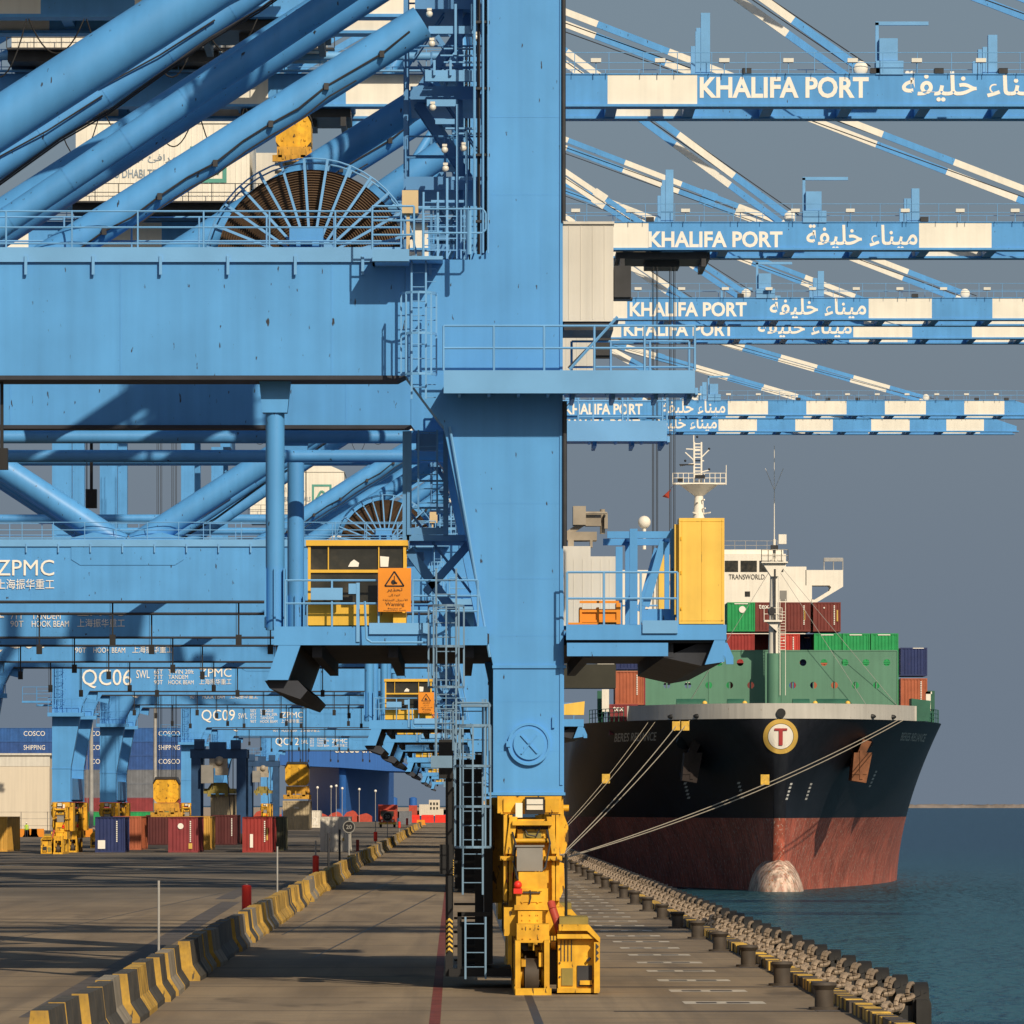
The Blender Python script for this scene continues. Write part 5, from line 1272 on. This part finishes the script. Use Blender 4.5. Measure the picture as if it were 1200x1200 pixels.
# end of the quay
for i, (px, w_) in enumerate(((485,14),(501,15),(517,15))):
    p = at(px, 962, 1420); g = MB(); hw = w_/2*1420/F
    g.prism([(-hw,0),(hw,0),(hw*.97,.4),(hw*.94,1.7),(-hw*.94,1.7),(-hw*.97,.4)], 0, .7); g.box(-hw*.9,hw*.9,-.02,.02,1.2,1.35)
    o = bpy.data.objects.new('end_barrier', g.mesh('end_barrier', RED)); COL.objects.link(o); o.location = (p.x, 1420, 0)
    tag(o, ['left piece of the bright red barrier closing the far end of the quay', 'middle piece of the bright red barrier closing the far end of the quay', 'right piece of the bright red barrier closing the far end of the quay'][i], 'barrier')
for i, px in enumerate((461, 484)):
    d = 1900; p = at(px, 944, d); g = MB(); g.box(-1.2, 1.2, 0, 2.4, 0, 3.5); g.box(-1.0,1.0,-.05,0,.3,2.2)
    t = thing('tank_tower', (p.x, d, 0), ['blue roofed tank hut on a red base, left of two', 'blue roofed tank hut on a red base, right of two'][i], 'tank')
    g = MB(); g.box(p.x-1.2, p.x+1.2, d, d+3, 0, 3.7); obj('base', g, DRED, t)
    g = MB(); g.tube((p.x,d+1.2,3.7),(p.x,d+1.2,5.8),1.15,18); g.tube((p.x,d+1.2,5.8),(p.x,d+1.2,6.1),1.15,18,r2=.5); obj('tank', g, SHIPBLUE, t)
t = thing('office_building', at(508, 944, 2300), 'pale stepped building on the shore at the end of the quay', 'building'); t.location.z = 0.3
p = at(508, 944, 2300)
g = MB(); g.box(p.x-1.6, p.x+2.2, 2300, 2310, 0, 5.6); g.box(p.x-5, p.x-1.6, 2300, 2310, 0, 4.0); g.box(p.x+2.2, p.x+3.5, 2300, 2308, 0, 2.5); obj('wall', g, PALEW, t)
g = MB()
for i in range(3):
    for j in range(2): g.box(p.x-1.2+i*1.1, p.x-.6+i*1.1, 2299.9, 2300, 2.2+j*1.6, 3.1+j*1.6)
obj('window', g, GLASS, t)
for i, px in enumerate((297, 316, 343, 365, 383, 400, 417, 432)):
    d = 1560; p = at(px, 945, d); hw = 1.7
    g = MB(); hh_ = random.uniform(.6,.95); g.prism([(-hw,0),(hw,0),(hw,1.2),(hw*.6,2.6*hh_),(hw*.2,3.0*hh_),(-hw*.6,2.5*hh_),(-hw,1.3)], 0, 2)
    o = bpy.data.objects.new('hopper', g.mesh('hopper', DRED)); COL.objects.link(o); o.location = (p.x, d-70, 0)
    tag(o, 'dull red hopper in the row under the far blue ship, number %s from the left' % ['one','two','three','four','five','six','seven','eight'][i], 'hopper', 'red hoppers in front of the far blue ship')
# ------------------------------------------------------------------ ships
class Hull:
    def __init__(s, cx, d, B, zw, zd, zred, Lw=104, Ld=46, ew=1.15, ed=.52, rake=5.0, stem=.45):
        s.__dict__.update(locals())
    def pars(s, z):
        u = min(1, max(0, (z-s.zw)/(s.zd-s.zw)))
        t0 = s.rake*(1-u)**1.5; L_ = s.Lw+(s.Ld-s.Lw)*u**1.9; e = s.ew+(s.ed-s.ew)*u**2.0
        return t0, L_, e
    def half(s, q, z):
        t0, L_, e = s.pars(z); q = min(1, max(0, q))
        return s.stem+(s.B-s.stem)*(1-(1-q)**2)**e
    def pt(s, q, z, side):
        t0, L_, e = s.pars(z); return (s.cx+side*s.half(q, z), s.d+t0+L_*q, z)
    def y(s, x, z):
        b = abs(x-s.cx); t0, L_, e = s.pars(z); f = min(1, max(0, (b-s.stem)/(s.B-s.stem)))
        return s.d+t0+L_*(1-math.sqrt(max(0, 1-f**(1/e))))
    def skin(s, mb, zs, length, m_of):
        qs = [(i/26)**1.8 for i in range(27)]
        for side in (-1, 1):
            vs = []
            for z in zs:
                for q in qs: vs.append(s.pt(q, z, side))
                vs.append((s.cx+side*s.B, s.d+length, z))
            n = len(qs)+1
            for j in range(len(zs)-1):
                fs = []
                for i in range(n-1):
                    f = (j*n+i, j*n+i+1, (j+1)*n+i+1, (j+1)*n+i); fs.append(f if side > 0 else f[::-1])
                mb.add([vs[k] for k in range(len(vs))], fs, m_of(zs[j]), True)
        for a, b in zip(zs, zs[1:]):     # stem bar
            mb.add([s.pt(0,a,-1), s.pt(0,a,1), s.pt(0,b,1), s.pt(0,b,-1)], [(0,1,2,3)], m_of(a), True)
    def deck(s, mb, z, length, m=0):
        qs = [(i/26)**1.8 for i in range(27)]
        lft = [s.pt(q, z, -1) for q in qs]+[(s.cx-s.B, s.d+length, z)]; rgt = [s.pt(q, z, 1) for q in qs]+[(s.cx+s.B, s.d+length, z)]
        n = len(lft); mb.add(lft+rgt, [(i, n+i, n+i+1, i+1) for i in range(n-1)], m)
def weld(o):
    import bmesh
    bm = bmesh.new(); bm.from_mesh(o.data); bmesh.ops.remove_doubles(bm, verts=bm.verts, dist=1e-4); bm.to_mesh(o.data); bm.free()
SX, SD = 26.5, 532.0
hb = Hull(SX, SD, 16.1, WATER_Z, 10.9, 2.8)
ship = thing('container_ship', (SX, SD, WATER_Z), 'black hulled container ship with red bottom paint, moored bow first at the quay', 'ship')
g = MB(); zs = [-7,-5,WATER_Z,-2,-.6,.8,2.0,2.8]
hb.skin(g, zs, 225, lambda z: 1); hb.skin(g, [2.8,3.6,4.6,5.6,6.6,7.6,8.6,9.5,10.3,10.9], 225, lambda z: 0); hb.deck(g, 10.85, 225, 0)
hull = obj('hull', g, [HULL, BOOT], ship); weld(hull)
g = MB()
vs = []; n = 28; K = 18      # bulbous bow
for k in range(K+1):
    a = math.pi/2*k/K; y = SD+4.5-7.2*math.cos(a) if k < K else SD+20; y = SD+9-8.6*math.cos(a); r = math.sin(a)**.55
    for i in range(n):
        t = 2*math.pi*i/n; vs.append((SX+2.35*r*math.sin(t), y, -4.1+4.0*r*math.cos(t)*(1-.10*abs(math.sin(t)))))
g.add(vs, [(k*n+i, k*n+(i+1)%n, (k+1)*n+(i+1)%n, (k+1)*n+i) for k in range(K) for i in range(n)], 0, True)
obj('bulbous_bow', g, BULB, ship)
# bulwark
def ring_wall(mb, h, z0, z1, q1, out=.05, m=0, thick=.2):
    qs = [q1*(i/22)**1.6 for i in range(23)]
    for side in (-1, 1):
        o_ = []; 
        for q in qs:
            x, y, _ = h.pt(q, z0, side); x += side*out; o_.append((x, y-out))
        for a, b in zip(o_, o_[1:]):
            mb.add([(a[0],a[1],z0),(b[0],b[1],z0),(b[0],b[1],z1),(a[0],a[1],z1),(a[0]-side*thick,a[1]+thick,z0),(b[0]-side*thick,b[1]+thick,z0),(b[0]-side*thick,b[1]+thick,z1),(a[0]-side*thick,a[1]+thick,z1)],
                   [(0,1,2,3),(5,4,7,6),(3,2,6,7),(0,4,5,1)], m, False)
        x, y = o_[-1]; mb.box(x-.12, x+.12, y-.1, y+.1, z0, z1, m)
    x0, y0 = o_[0]
    a = h.pt(0, z0, -1); b = h.pt(0, z0, 1); mb.add([(a[0]-out,a[1]-out,z0),(b[0]+out,b[1]-out,z0),(b[0]+out,b[1]-out,z1),(a[0]-out,a[1]-out,z1)], [(0,1,2,3)], m)
g = MB(); ring_wall(g, hb, 10.9, 12.15, .33); obj('bulwark', g, BULW, ship)
g = MB(); g.disc((SX, 11.35), .38, SD-.25, SD+.2, 20)
obj('fairlead', g, BLACK, ship)
for rx in (-8.6, 7.7, 9.6, -6.6):
    g = MB(); x = SX+rx; y = hb.y(x, 10.95); g.ball((x, y-.05, 11.15), .34, 10, 0, (1.2,.5,.6)); obj('fairlead', g, BLACK, ship)
for side in (-1, 1):
    g = MB()
    for k in range(10):
        q = .36+k*.03; x, y, z = hb.pt(q, 10.9, side); g.tube((x,y,10.9),(x,y,12.0),.04,6)
    for z in (11.3,11.65,12.0):
        pts = [(hb.pt(.36+k*.03,10.9,side)[0],hb.pt(.36+k*.03,10.9,side)[1],z) for k in range(10)]; g.pline(pts,.03,5)
    x, y, z = hb.pt(.55, 10.9, side); g.box(x-side*.3-.3, x-side*.3+.3, y, y+.6, 11.9 if side>0 else 11.4, 13.6)
    g.box(x-side*.3-.25, x-side*.3+.25, y, y+.5, 10.9, 12.0)
    obj('deck_railing', g, DGREEN, ship)
g = MB(); x, y, z = hb.pt(.52, 10.9, 1); g.box(x-.6, x-.2, y-.2, y+.3, 11.6, 13.5); g.box(x-.6,x-.1,y-.2,y+.3,13.3,13.5); obj('light_box', g, SWHITE, ship); g = MB(); x, y, z = hb.pt(.52, 10.9, -1); g.box(x+.1, x+.7, y-.2, y+.3, 11.8, 13.7); obj('light_box', g, SWHITE, ship)
g = MB(); x, y, z = hb.pt(.36, 10.9, 1); g.prism([(x-.6,10.9),(x+.9,10.9),(x+1.0,12.6),(x-.6,12.8)], y-.5, y+2.5); x, y, z = hb.pt(.45, 10.9, -1); obj('deck_locker', g, DGREEN, ship)
# emblem, name, marks
def surf(x, z): return hb.y(x, z)-.07
def hdisc(mb, c, r0, r1, off, m=0):
    n = 40; k = 5; vs = []
    for j in range(k+1):
        r = r0+(r1-r0)*j/k
        for i in range(n):
            t = 2*math.pi*i/n; x = c[0]+r*math.cos(t); z = c[1]+r*math.sin(t); vs.append((x, hb.y(x, z)-off, z))
    mb.add(vs, [(j*n+i, j*n+(i+1)%n, (j+1)*n+(i+1)%n, (j+1)*n+i) for j in range(k) for i in range(n)], m)
ec = (SX, 9.45)
g = MB(); hdisc(g, ec, 1.06, 1.42, .06); em = obj('bow_emblem', g, GOLD, ship)
g = MB(); hdisc(g, ec, .0, 1.02, .08); obj('emblem_field', g, BULW2 if False else SWHITE, em)
g = MB()
for a, b, c, e in ((-.52,.52,.48,.66),(-.16,.16,-.72,.48)):
    nx = 8
    for i in range(nx):
        xa = ec[0]+a+(b-a)*i/nx; xb = ec[0]+a+(b-a)*(i+1)/nx
        g.add([(xa,hb.y(xa,ec[1]+c)-.16,ec[1]+c),(xb,hb.y(xb,ec[1]+c)-.16,ec[1]+c),(xb,hb.y(xb,ec[1]+e)-.16,ec[1]+e),(xa,hb.y(xa,ec[1]+e)-.16,ec[1]+e)], [(0,1,2,3)])
obj('emblem_letter', g, EMRED, em)
g = MB(); text(g, 'BERES RELIANCE', SX-12.9, SX-9.7, 9.25, 9.95, 0, .01, 0, surf); obj('ship_name', g, FADED, ship); g = MB(); text(g, 'BERES RELIANCE', SX+11.0, SX+13.9, 9.3, 9.95, 0, .01, 0, surf); obj('ship_name', g, FADED, ship)
for rx, z in ((-6.8,4.4),(-2.8,4.4),(.55,4.3),(2.4,4.3),(8.8,5.4)):
    g = MB()
    for k in range(5):
        x = SX+rx+.09*k*(1 if rx > 0 else -1); zz = z+k*.3
        g.add([(x-.1,surf(x-.1,zz),zz),(x+.1,surf(x+.1,zz),zz),(x+.16,surf(x+.16,zz+.17),zz+.17),(x-.04,surf(x-.04,zz+.17),zz+.17)], [(0,1,2,3)])
    obj('draught_marks', g, FADED, ship)
for side, mm_ in ((1, RUST), (-1, mat('shaded_rust_anchor', (0.028, 0.02, 0.018), .8, .3, 1.2))):  # left anchor's rust darkened, shade of that bow side painted in
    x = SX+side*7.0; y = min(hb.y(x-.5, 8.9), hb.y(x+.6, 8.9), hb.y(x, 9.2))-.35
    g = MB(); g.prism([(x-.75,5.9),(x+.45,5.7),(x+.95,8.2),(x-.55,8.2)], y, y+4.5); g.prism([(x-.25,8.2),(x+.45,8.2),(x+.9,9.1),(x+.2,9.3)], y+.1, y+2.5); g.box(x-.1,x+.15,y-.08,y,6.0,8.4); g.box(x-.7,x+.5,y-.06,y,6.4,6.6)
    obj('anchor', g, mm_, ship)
    g = MB(); g.tube((x+.4*side,hb.y(x+.4*side,9.0)-.1,9.0),(x+.4*side,hb.y(x,9.0)+1,9.2),.75,16); obj('hawse_pipe', g, HULL, ship)
# wave breaker with round holes
g = MB(); a0, a1 = 16.0, 37.05; WY = SD+16; rows = [(10.9,12.95,.0,'b'),(12.95,14.85,.5,'b'),(14.85,16.75,.0,'b')]
cw = (a1-a0)/12.0
def cell(x0, x1, z0, z1, r, hole):
    if not hole:
        g.add([(x0,WY,z0),(x1,WY,z0),(x1,WY,z1),(x0,WY,z1)], [(0,1,2,3)]); return
    cx = (x0+x1)/2; cz = (z0+z1)/2; n = 16; vs = []
    for i in range(n):
        t = 2*math.pi*(i+.0)/n; c_, s__ = math.cos(t), math.sin(t); k = 1/max(abs(c_), abs(s__))
        vs.append((cx+c_*k*(x1-x0)/2, WY, cz+s__*k*(z1-z0)/2))
    for i in range(n):
        t = 2*math.pi*i/n; vs.append((cx+r*math.cos(t), WY, cz+r*math.sin(t)))
    for i in range(n):
        t = 2*math.pi*i/n; vs.append((cx+r*math.cos(t), WY+.05, cz+r*math.sin(t)))
    g.add(vs, [(i,(i+1)%n,n+(i+1)%n,n+i) for i in range(n)]+[(n+i,n+(i+1)%n,2*n+(i+1)%n,2*n+i) for i in range(n)])
for z0, z1, sh, _ in rows:
    if sh: cell(a0, a0+cw*.5, z0, z1, 0, False); cell(a1-cw*.5, a1, z0, z1, 0, False)
    for i in range(12 if not sh else 11):
        x0 = a0+cw*(i+sh); cell(x0, x0+cw, z0, z1, .29, not (5 <= i <= 6 and sh == 0) and not (sh and i == 5))
for x in (a0-.02, a0+cw*3, a0+cw*9, a1): g.box(x-.03, x+.03, WY-.06, WY-.003, 10.9, 16.75)
g.box(a0, a1, WY-.04, WY+.3, 16.75, 16.85)
for i in range(13): g.prism_x([(WY+.06,10.9),(WY+2.2,10.9),(WY+.06,16.5)], a0+cw*i-.05, a0+cw*i+.05) if 0 < i < 12 else None
obj('wave_breaker', g, SGREEN, ship)
for x, w_, h_ in ((19.5,2.4,1.3),(23.2,1.4,1.5),(28.6,1.4,1.4),(31.2,2.6,1.4)):
    g = MB(); g.tube((SX-26.5+x-w_/2, SD+9, 11.9),(SX-26.5+x+w_/2, SD+9, 11.9), .75, 16); g.box(x-w_/2-.2,x+w_/2+.2,SD+8.2,SD+10,10.9,11.6); obj('winch', g, DGREEN, ship)
for x in (20.6,23.9,29.7,32.4): g = MB(); g.ball((x, SD+7.6, 12.25), .22, 10); obj('winch_brake', g, YPALE, ship)
# fore mast
mx_, my_ = 26.6, SD+13
g = MB(); g.tube((mx_,my_,10.9),(mx_,my_,16.5),.62,16,r2=.6); obj('mast_base', g, DGREEN2 if False else SGREEN, ship)
g = MB(); g.tube((mx_,my_,16.5),(mx_,my_,24.3),.50,16,r2=.32); g.prism([(mx_-1.0,24.0),(mx_+1.0,24.0),(mx_+.3,22.9),(mx_-.3,22.9)], my_-.6, my_+.6); g.box(mx_-1.1, mx_+1.1, my_-.9, my_+.9, 24.0, 24.12)
g.box(mx_-.9, mx_+.6, my_-1.1, my_-.2, 19.1, 19.25); g.prism([(mx_-.7,19.1),(mx_+.3,19.1),(mx_+.2,18.3)], my_-.8, my_-.3)
g.tube((mx_,my_,24.1),(mx_,my_,30.3),.06,8,r2=.03); g.tube((mx_,my_,24.1),(mx_,my_,26),.13,8); g.box(mx_+.35,mx_+1.0,my_-.3,my_+.3,25.6,26.4)
for a in (-1,1): g.tube((mx_,my_,30.1),(mx_+a*.75,my_,31.9),.025,5)
g.tube((mx_,my_,30),(mx_,my_,33.8),.025,5)
for z in (24.6,25.1): g.rail((mx_-1.1,my_-.9,24.1),(mx_+1.1,my_-.9,24.1),1.0,.5,.03,1)
g.rail((mx_-.9,my_-1.1,19.25),(mx_+.6,my_-1.1,19.25),1.0,.5,.03,1)
for q in range(14): g.box(mx_+.45,mx_+.9,my_-.7,my_-.66,16.8+q*.24,16.84+q*.24)
for xx in (.45,.9): g.box(mx_+xx-.02,mx_+xx+.02,my_-.7,my_-.66,13,21)
fm_ = obj('fore_mast', g, SWHITE, ship)
g = MB(); g.box(mx_-.06,mx_+.1,my_-.62,my_-.5,16.5,23.5); g.box(mx_-.3,mx_+.3,my_-.5,my_+.3,25.1,25.5); g.ball((mx_-.25,my_-.9,20.0),.36,10); g.tube((mx_-.25,my_-1.3,20),(mx_-.25,my_-.8,20),.3,14)
obj('horn', g, DARK, fm_)
for a, b in (((mx_,my_,24),(19.2,SD+15,11.8)),((mx_,my_,24),(34.6,SD+15,11.9)),((mx_+.5,my_,23.8),(37.2,SD+16,12))): g = MB(); g.tube(a,b,.02,5); obj('mast_stay', g, STEEL, ship)
# superstructure
by = SD+188
def bx_(px0, px1, py0, py1, y0=by, dy=8):
    s_ = F/y0; return ((px0-533)/s_, (px1-533)/s_, y0, y0+dy, H+(943-py1)/s_, H+(943-py0)/s_)
g = MB(); g.box(*bx_(700, 944, 668, 800, by, 14)); g.box(*bx_(800, 921, 649, 668, by, 10)); g.box(*bx_(921, 945, 664, 668, by, 10)); g.box(*bx_(945, 988, 668, 686, by, 4)); g.box(*bx_(944, 951.5, 686, 706, by, 4))
s_ = F/by; P_ = lambda px, py: ((px-533)/s_, H+(943-py)/s_)
g.prism([P_(951,706),P_(951,702),P_(954,703),P_(972,692),P_(974,688),P_(972,686),P_(988,686),P_(988,687.5),P_(957,706)], by, by+4)
g.box(*bx_(800, 918, 644, 650, by+1, 8))
obj('superstructure', g, SWHITE, ship)
for a, b in ((800,822),(825,846),(849.5,865),(868,887),(890,905),(908,918)): g = MB(); g.box(*bx_(a, b, 657, 670, by-.06, .3)); obj('bridge_window', g, GLASS, ship)
g = MB(); g.box(*bx_(873,879,693,699,by-.06,.3)); obj('porthole', g, GLASS, ship); g = MB(); g.box(*bx_(914,922,692,704,by-.06,.3)); obj('door', g, GREYBOX, ship)
g = MB(); x0, z0 = P_(854, 679); x1, z1 = P_(896, 673); text(g, 'TRANSWORLD', x0, x1, z0, z1, by-.05, .0); obj('owner_lettering', g, BLACK, ship)
g = MB(); 
for a, b in ((966, 988),): 
    x0, z0 = P_(a, 668); x1, z1 = P_(b, 654); g.rail((x0,by+.5,z0),(x1,by+.5,z0),z1-z0,1.0,.06,0); g.box(x0,x1,by+.4,by+.6,z1-.35,z1)
obj('wing_railing', g, STEEL, ship); g = MB(); x0, z0 = P_(850, 644); x1, _ = P_(912, 640); g.rail((x0-6,by+1.2,z0),(x1,by+1.2,z0),1.0,1.2,.03,1)
obj('bridge_railing', g, STEEL, ship)
# radar mast
ry = by+6; s2 = F/ry; Q = lambda px, py: ((px-533)/s2, H+(943-py)/s2)
cx_, z_b = Q(819, 648); 
g = MB(); zA = Q(0,568)[1]; g.tube((cx_,ry,z_b),(cx_,ry,zA-.8),.95,14,r2=.45); g.tube((cx_,ry,zA-1.3),(cx_,ry,zA),.45,14,r2=2.2)
a = Q(788,0)[0]; b = Q(850,0)[0]; g.box(a,b,ry-.8,ry+.8,zA,zA+.18); g.rail((a,ry-.8,zA+.18),(b,ry-.8,zA+.18),1.05,.6,.045,1)
for px in (813.5,822): x = Q(px,0)[0]; g.box(x-.09,x+.09,ry-.1,ry+.1,zA,Q(0,518)[1])
for py in range(520,566,4): g.box(Q(813.5,0)[0],Q(822,0)[0],ry-.06,ry+.06,Q(0,py)[1]-.06,Q(0,py)[1]+.06)
for (pa,ya),(pb,yb) in (((804,526),(823,527)),((803,530),(814,540)),((822,536),(831,527)),((812,540),(825,540)),((822,553),(831,551)),((797,546),(814,543)),((813,510),(813,520))):
    g.bar((Q(pa,0)[0],ry,Q(0,ya)[1]),(Q(pb,0)[0],ry,Q(0,yb)[1]),.12,.12)
g.tube((Q(851,0)[0],ry,zA),(Q(851,0)[0],ry,Q(0,545)[1]),.05,6)
for px, py in ((812,603),(826,598),(816,590),(825,588),(832,603)): g.bar((cx_,ry,Q(0,py)[1]),(Q(px,0)[0],ry-1,Q(0,py-2)[1]),.15,.15)
rm = obj('radar_mast', g, SWHITE, ship)
g = MB(); x = Q(820,0)[0]; g.box(x-.55,x+.55,ry-1,ry-.5,Q(0,561)[1],Q(0,557)[1]); g.box(Q(796,0)[0],Q(813,0)[0],ry-.4,ry-.2,Q(0,545.5)[1],Q(0,544)[1]); g.box(Q(794,0)[0],Q(800,0)[0],ry-.9,ry-.5,Q(0,565)[1],Q(0,561)[1])
for px, py in ((817,512),(831,526),(803,540),(831,550)): g.ball((Q(px,0)[0],ry,Q(0,py)[1]),.14,8)
obj('radar_scanner', g, BLACK, rm)
g = MB(); x, z = Q(755, 612); g.ball((x,ry,z),.72,16); g.tube((x,ry,z-3),(x,ry,z-.3),.2,8); obj('radome', g, SWHITE, ship)
g = MB(); fy = ry; A = Q(786,573); B_ = Q(784,584); C_ = Q(776,582); D_ = Q(779,580)
g.add([(A[0],fy,A[1]),(B_[0],fy+.3,B_[1]),(C_[0],fy+.1,C_[1]),(D_[0],fy-.2,D_[1])], [(0,1,2,3)]); g.add([(A[0],fy+.01,A[1]),(B_[0],fy+.31,B_[1]),(C_[0],fy+.11,C_[1]),(D_[0],fy-.19,D_[1])], [(3,2,1,0)])
g.tube((A[0],fy,A[1]),(Q(790,0)[0],fy,zA),.02,5); obj('signal_flag', g, DRED, ship)
# mooring ropes and rat guards
def rope(a, b, sag, label, r=.038):
    a = Vector(a); b = Vector(b); g = MB(); pts = []
    for k in range(25):
        t = k/24; p = a.lerp(b, t); p.z -= sag*4*t*(1-t); pts.append(p)
    g.pline(pts, r, 6); o = obj('mooring_rope', g, ROPE, None, a); tag(o, label, 'rope', 'mooring ropes of the black ship'); return pts
def hp(px, z):       # point on the hull skin that shows at picture column px at height z
    y = SD+10
    for _ in range(60):
        x = (px-533)*y/F; y = .5*y+.5*hb.y(x, z)
    return Vector(((px-533)*y/F, y-.25, z))
GUARD = []
def guard(p, label):
    g = MB(); g.box(p.x-.32, p.x+.32, p.y-.06, p.y+.0, p.z-.38, p.z+.38); g.box(p.x-.06,p.x+.06,p.y-.08,p.y-.06,p.z-.38,p.z+.1); tag(obj('rat_guard', g, KYEL, None, p), label, 'rat guard', 'yellow rat guards on the ropes')
bq = lambda i: (7.05, 124.5+16.5*i, .5)
def onrope(pts, px):
    return min(pts, key=lambda p: abs(533+p.x*F/p.y-px))
r1 = rope(hp(797, 10.8), bq(19), .35, 'left one of two steep parallel mooring ropes from the bow to the quay'); r2 = rope(hp(808, 10.8), (7.2, 438.6, .5), .35, 'right one of two steep parallel mooring ropes from the bow to the quay')
guard(onrope(r1, 794)+Vector((0,-.15,0)), 'yellow rat guard high on the left steep rope'); guard(onrope(r2, 805)+Vector((0,-.15,0)), 'yellow rat guard high on the right steep rope')
r3 = rope(hp(1052, 10.9), (6.95, 421.5, .45), .7, 'upper of two long ropes crossing the bow below the emblem'); r4 = rope(hp(1058, 10.9), (7.05, 421.5, .45), .85, 'lower of two long ropes crossing the bow below the emblem')
guard(onrope(r3, 893)+Vector((0,-.15,.35)), 'yellow rat guard on the long rope, under the emblem')
r5 = rope(hp(760, 10.8), (7.05, 520.5, .5), .5, 'dim thin rope in shade along the left side of the hull, lower one', .022); r6 = rope(hp(768, 10.8), (7.2, 520.5, .5), .5, 'dim thin rope in shade along the left side of the hull, upper one', .022)
guard(onrope(r5, 708)+Vector((0,-.15,0)), 'yellow rat guard low on the dim rope at the left of the hull')
# ---- containers on the ship: (px left, py top, s, colour, label, marks)
SG = 'containers stacked on the black ship'
def onship(px, pt, pb, d, col, label, marks=None, ln=6.06):
    s_ = F/d; hh = (pb-pt)/s_; hh = 2.9 if hh > 2.75 else 2.59
    container(((px/1-533)/s_+1.22, d, H+(943-pb)/s_), col, label, ln=ln, hh=hh, group=SG, marks=marks)
d0 = 580
wn = lambda b: [('word', b, -.9, .0, 2.0, 2.4)]
cd = [('code', .6)]
onship(852.5, 705, 740, d0, 'green', 'bright green container with a round white mark, on the top tier behind the yellow booth', [('disc', .1, 1.95, .3), ('patch', -.6,.6,2.42,2.5)])
onship(885, 705, 740, d0, 'brown', 'brown top tier container behind the white fore mast', wn('tex'))
onship(917.5, 705, 740, d0, 'brown', 'brown top tier container just right of the fore mast', cd+[('patch', .62,.75,1.0,1.9,1)])
onship(953, 705, 740, d0, 'brown', 'brown top tier container at the right end of its row', cd+[('disc', -.25, 2.1, .07), ('patch', .85,.98,.9,1.9,1)])
onship(852, 742, 777, d0, 'red', 'red container of the second tier left, half hidden by the yellow booth')
onship(868, 742, 777, d0+3, 'brown', 'brown container marked tex in the second tier', wn('tex'))
onship(886, 742, 777, d0+6, 'dark', 'dark red container in shade in the second tier, left of the fore mast')
onship(905, 741, 777, d0, 'bright', 'bright red container in the second tier right of the fore mast', [('disc', -.2, 2.0, .08)]+cd)
onship(921, 742, 777, d0+4, 'blue', 'blue container squeezed between the bright red and the green ones', [('patch', .4,.9,2.2,2.32)])
for i in range(3): onship(954+33.3*i, 742, 776.5, d0, 'green', ['bright green second tier container, left of three', 'bright green second tier container, middle of three', 'bright green second tier container, right of three'][i], [('patch', -.6,.5,2.42,2.5)])
for i, c in enumerate(('green','brown','brown','dark','red','blue','green','green')):
    onship([822,852,870,888,906,924,954+33.3,954+66.6][i], 777.5, 811, d0+(0 if i<1 or i>5 else 3), c, '%s container of the third tier seen through the holes, number %s from the left' % (c if c != 'dark' else 'dark red', ['one','two','three','four','five','six','seven','eight'][i]))
onship(954, 777.5, 811, d0, 'orange', 'orange brown container of the third tier behind the green breaker')
for i, c in enumerate(('navy','orange','blue','dark','orange','green','white','green')):
    onship([790,822,855,888,921,954,954+33.3,954+66.6][i], 811.5, 845, d0, c, '%s container of the lowest tier behind the green breaker, number %s from the left' % (dict(dark='dark red', orange='orange brown').get(c, c), ['one','two','three','four','five','six','seven','eight'][i]))
onship(1055.5, 757, 792, 600, 'navy', 'navy blue container at the right edge of the stack', [('patch', -.1,.9,2.5,2.57)])
onship(1055.5, 793, 828, 600, 'orange', 'orange brown container under the navy one at the right edge', cd)
onship(721, 785, 826, 560, 'orange', 'orange red container left of the green breaker', cd)
onship(729, 785, 826, 563, 'maroon', 'dull red container tight behind the orange red one')
onship(722, 750, 784.5, 560, 'navy', 'navy container above the orange red one, in the shade of the platform')
onship(714, 826.5, 861, 556, 'maroon', 'dark red container marked tex beside the end of the bulwark', wn('tex'))
# ------------------------------------------------------------------ far blue ship
hs2 = Hull(-27, 1600, 11.0, WATER_Z, 20.5, -10, Lw=120, Ld=60, ed=.6, rake=6, stem=.8)
hs2.cx = (398-533)*1600/F; hs2.d = 1640
t = thing('blue_ship', (hs2.cx, 1640, WATER_Z), 'far blue hulled ship seen bow on beyond the end of the yard', 'ship')
g = MB(); hs2.skin(g, [-7,WATER_Z,0,4,8,11,14,16.5,18.5,20.5], 200, lambda z: 0); hs2.deck(g, 20.4, 200); o = obj('hull', g, SHIPBLUE, t); weld(o)
g = MB(); dk = 1660; q_ = lambda a, b: ((a-533)*dk/F, H+(943-b)*dk/F); g.prism([q_(330,872),(q_(458,872)),q_(470,893),q_(500,905),q_(455,904),q_(400,900),q_(330,897)], dk-21, dk+60); obj('upper_flare', g, SHIPBLUE, t)
g = MB(); hs2.y = lambda x, z: dk-20.9
text(g, 'COSCO SHIPPING', hs2.cx-2, hs2.cx+12.6, 16.9, 18.6, 0, .02, 0, lambda x, z: hs2.y(x, z)-.3); obj('hull_lettering', g, WRITE, t)
# floodlights with white heads before the blue hull
for i, (px, py) in enumerate(((372,923),(388,922),(394,921),(401,924),(421,925),(440,927))):
    d = 1450; p = at(px, py, d); t = thing('yard_lamp', (p.x, d, 0), 'slim lamp post with a white head before the blue ship, number %s from the left' % ['one','two','three','four','five','six'][i], 'lamp post', 'lamp posts before the blue ship')
    g = MB(); g.tube((p.x,d,0),(p.x,d,p.z),.07,6); obj('pole', g, STEEL, t); g = MB(); g.ball((p.x,d,p.z),.32,8); obj('lamp_head', g, WRITE, t)
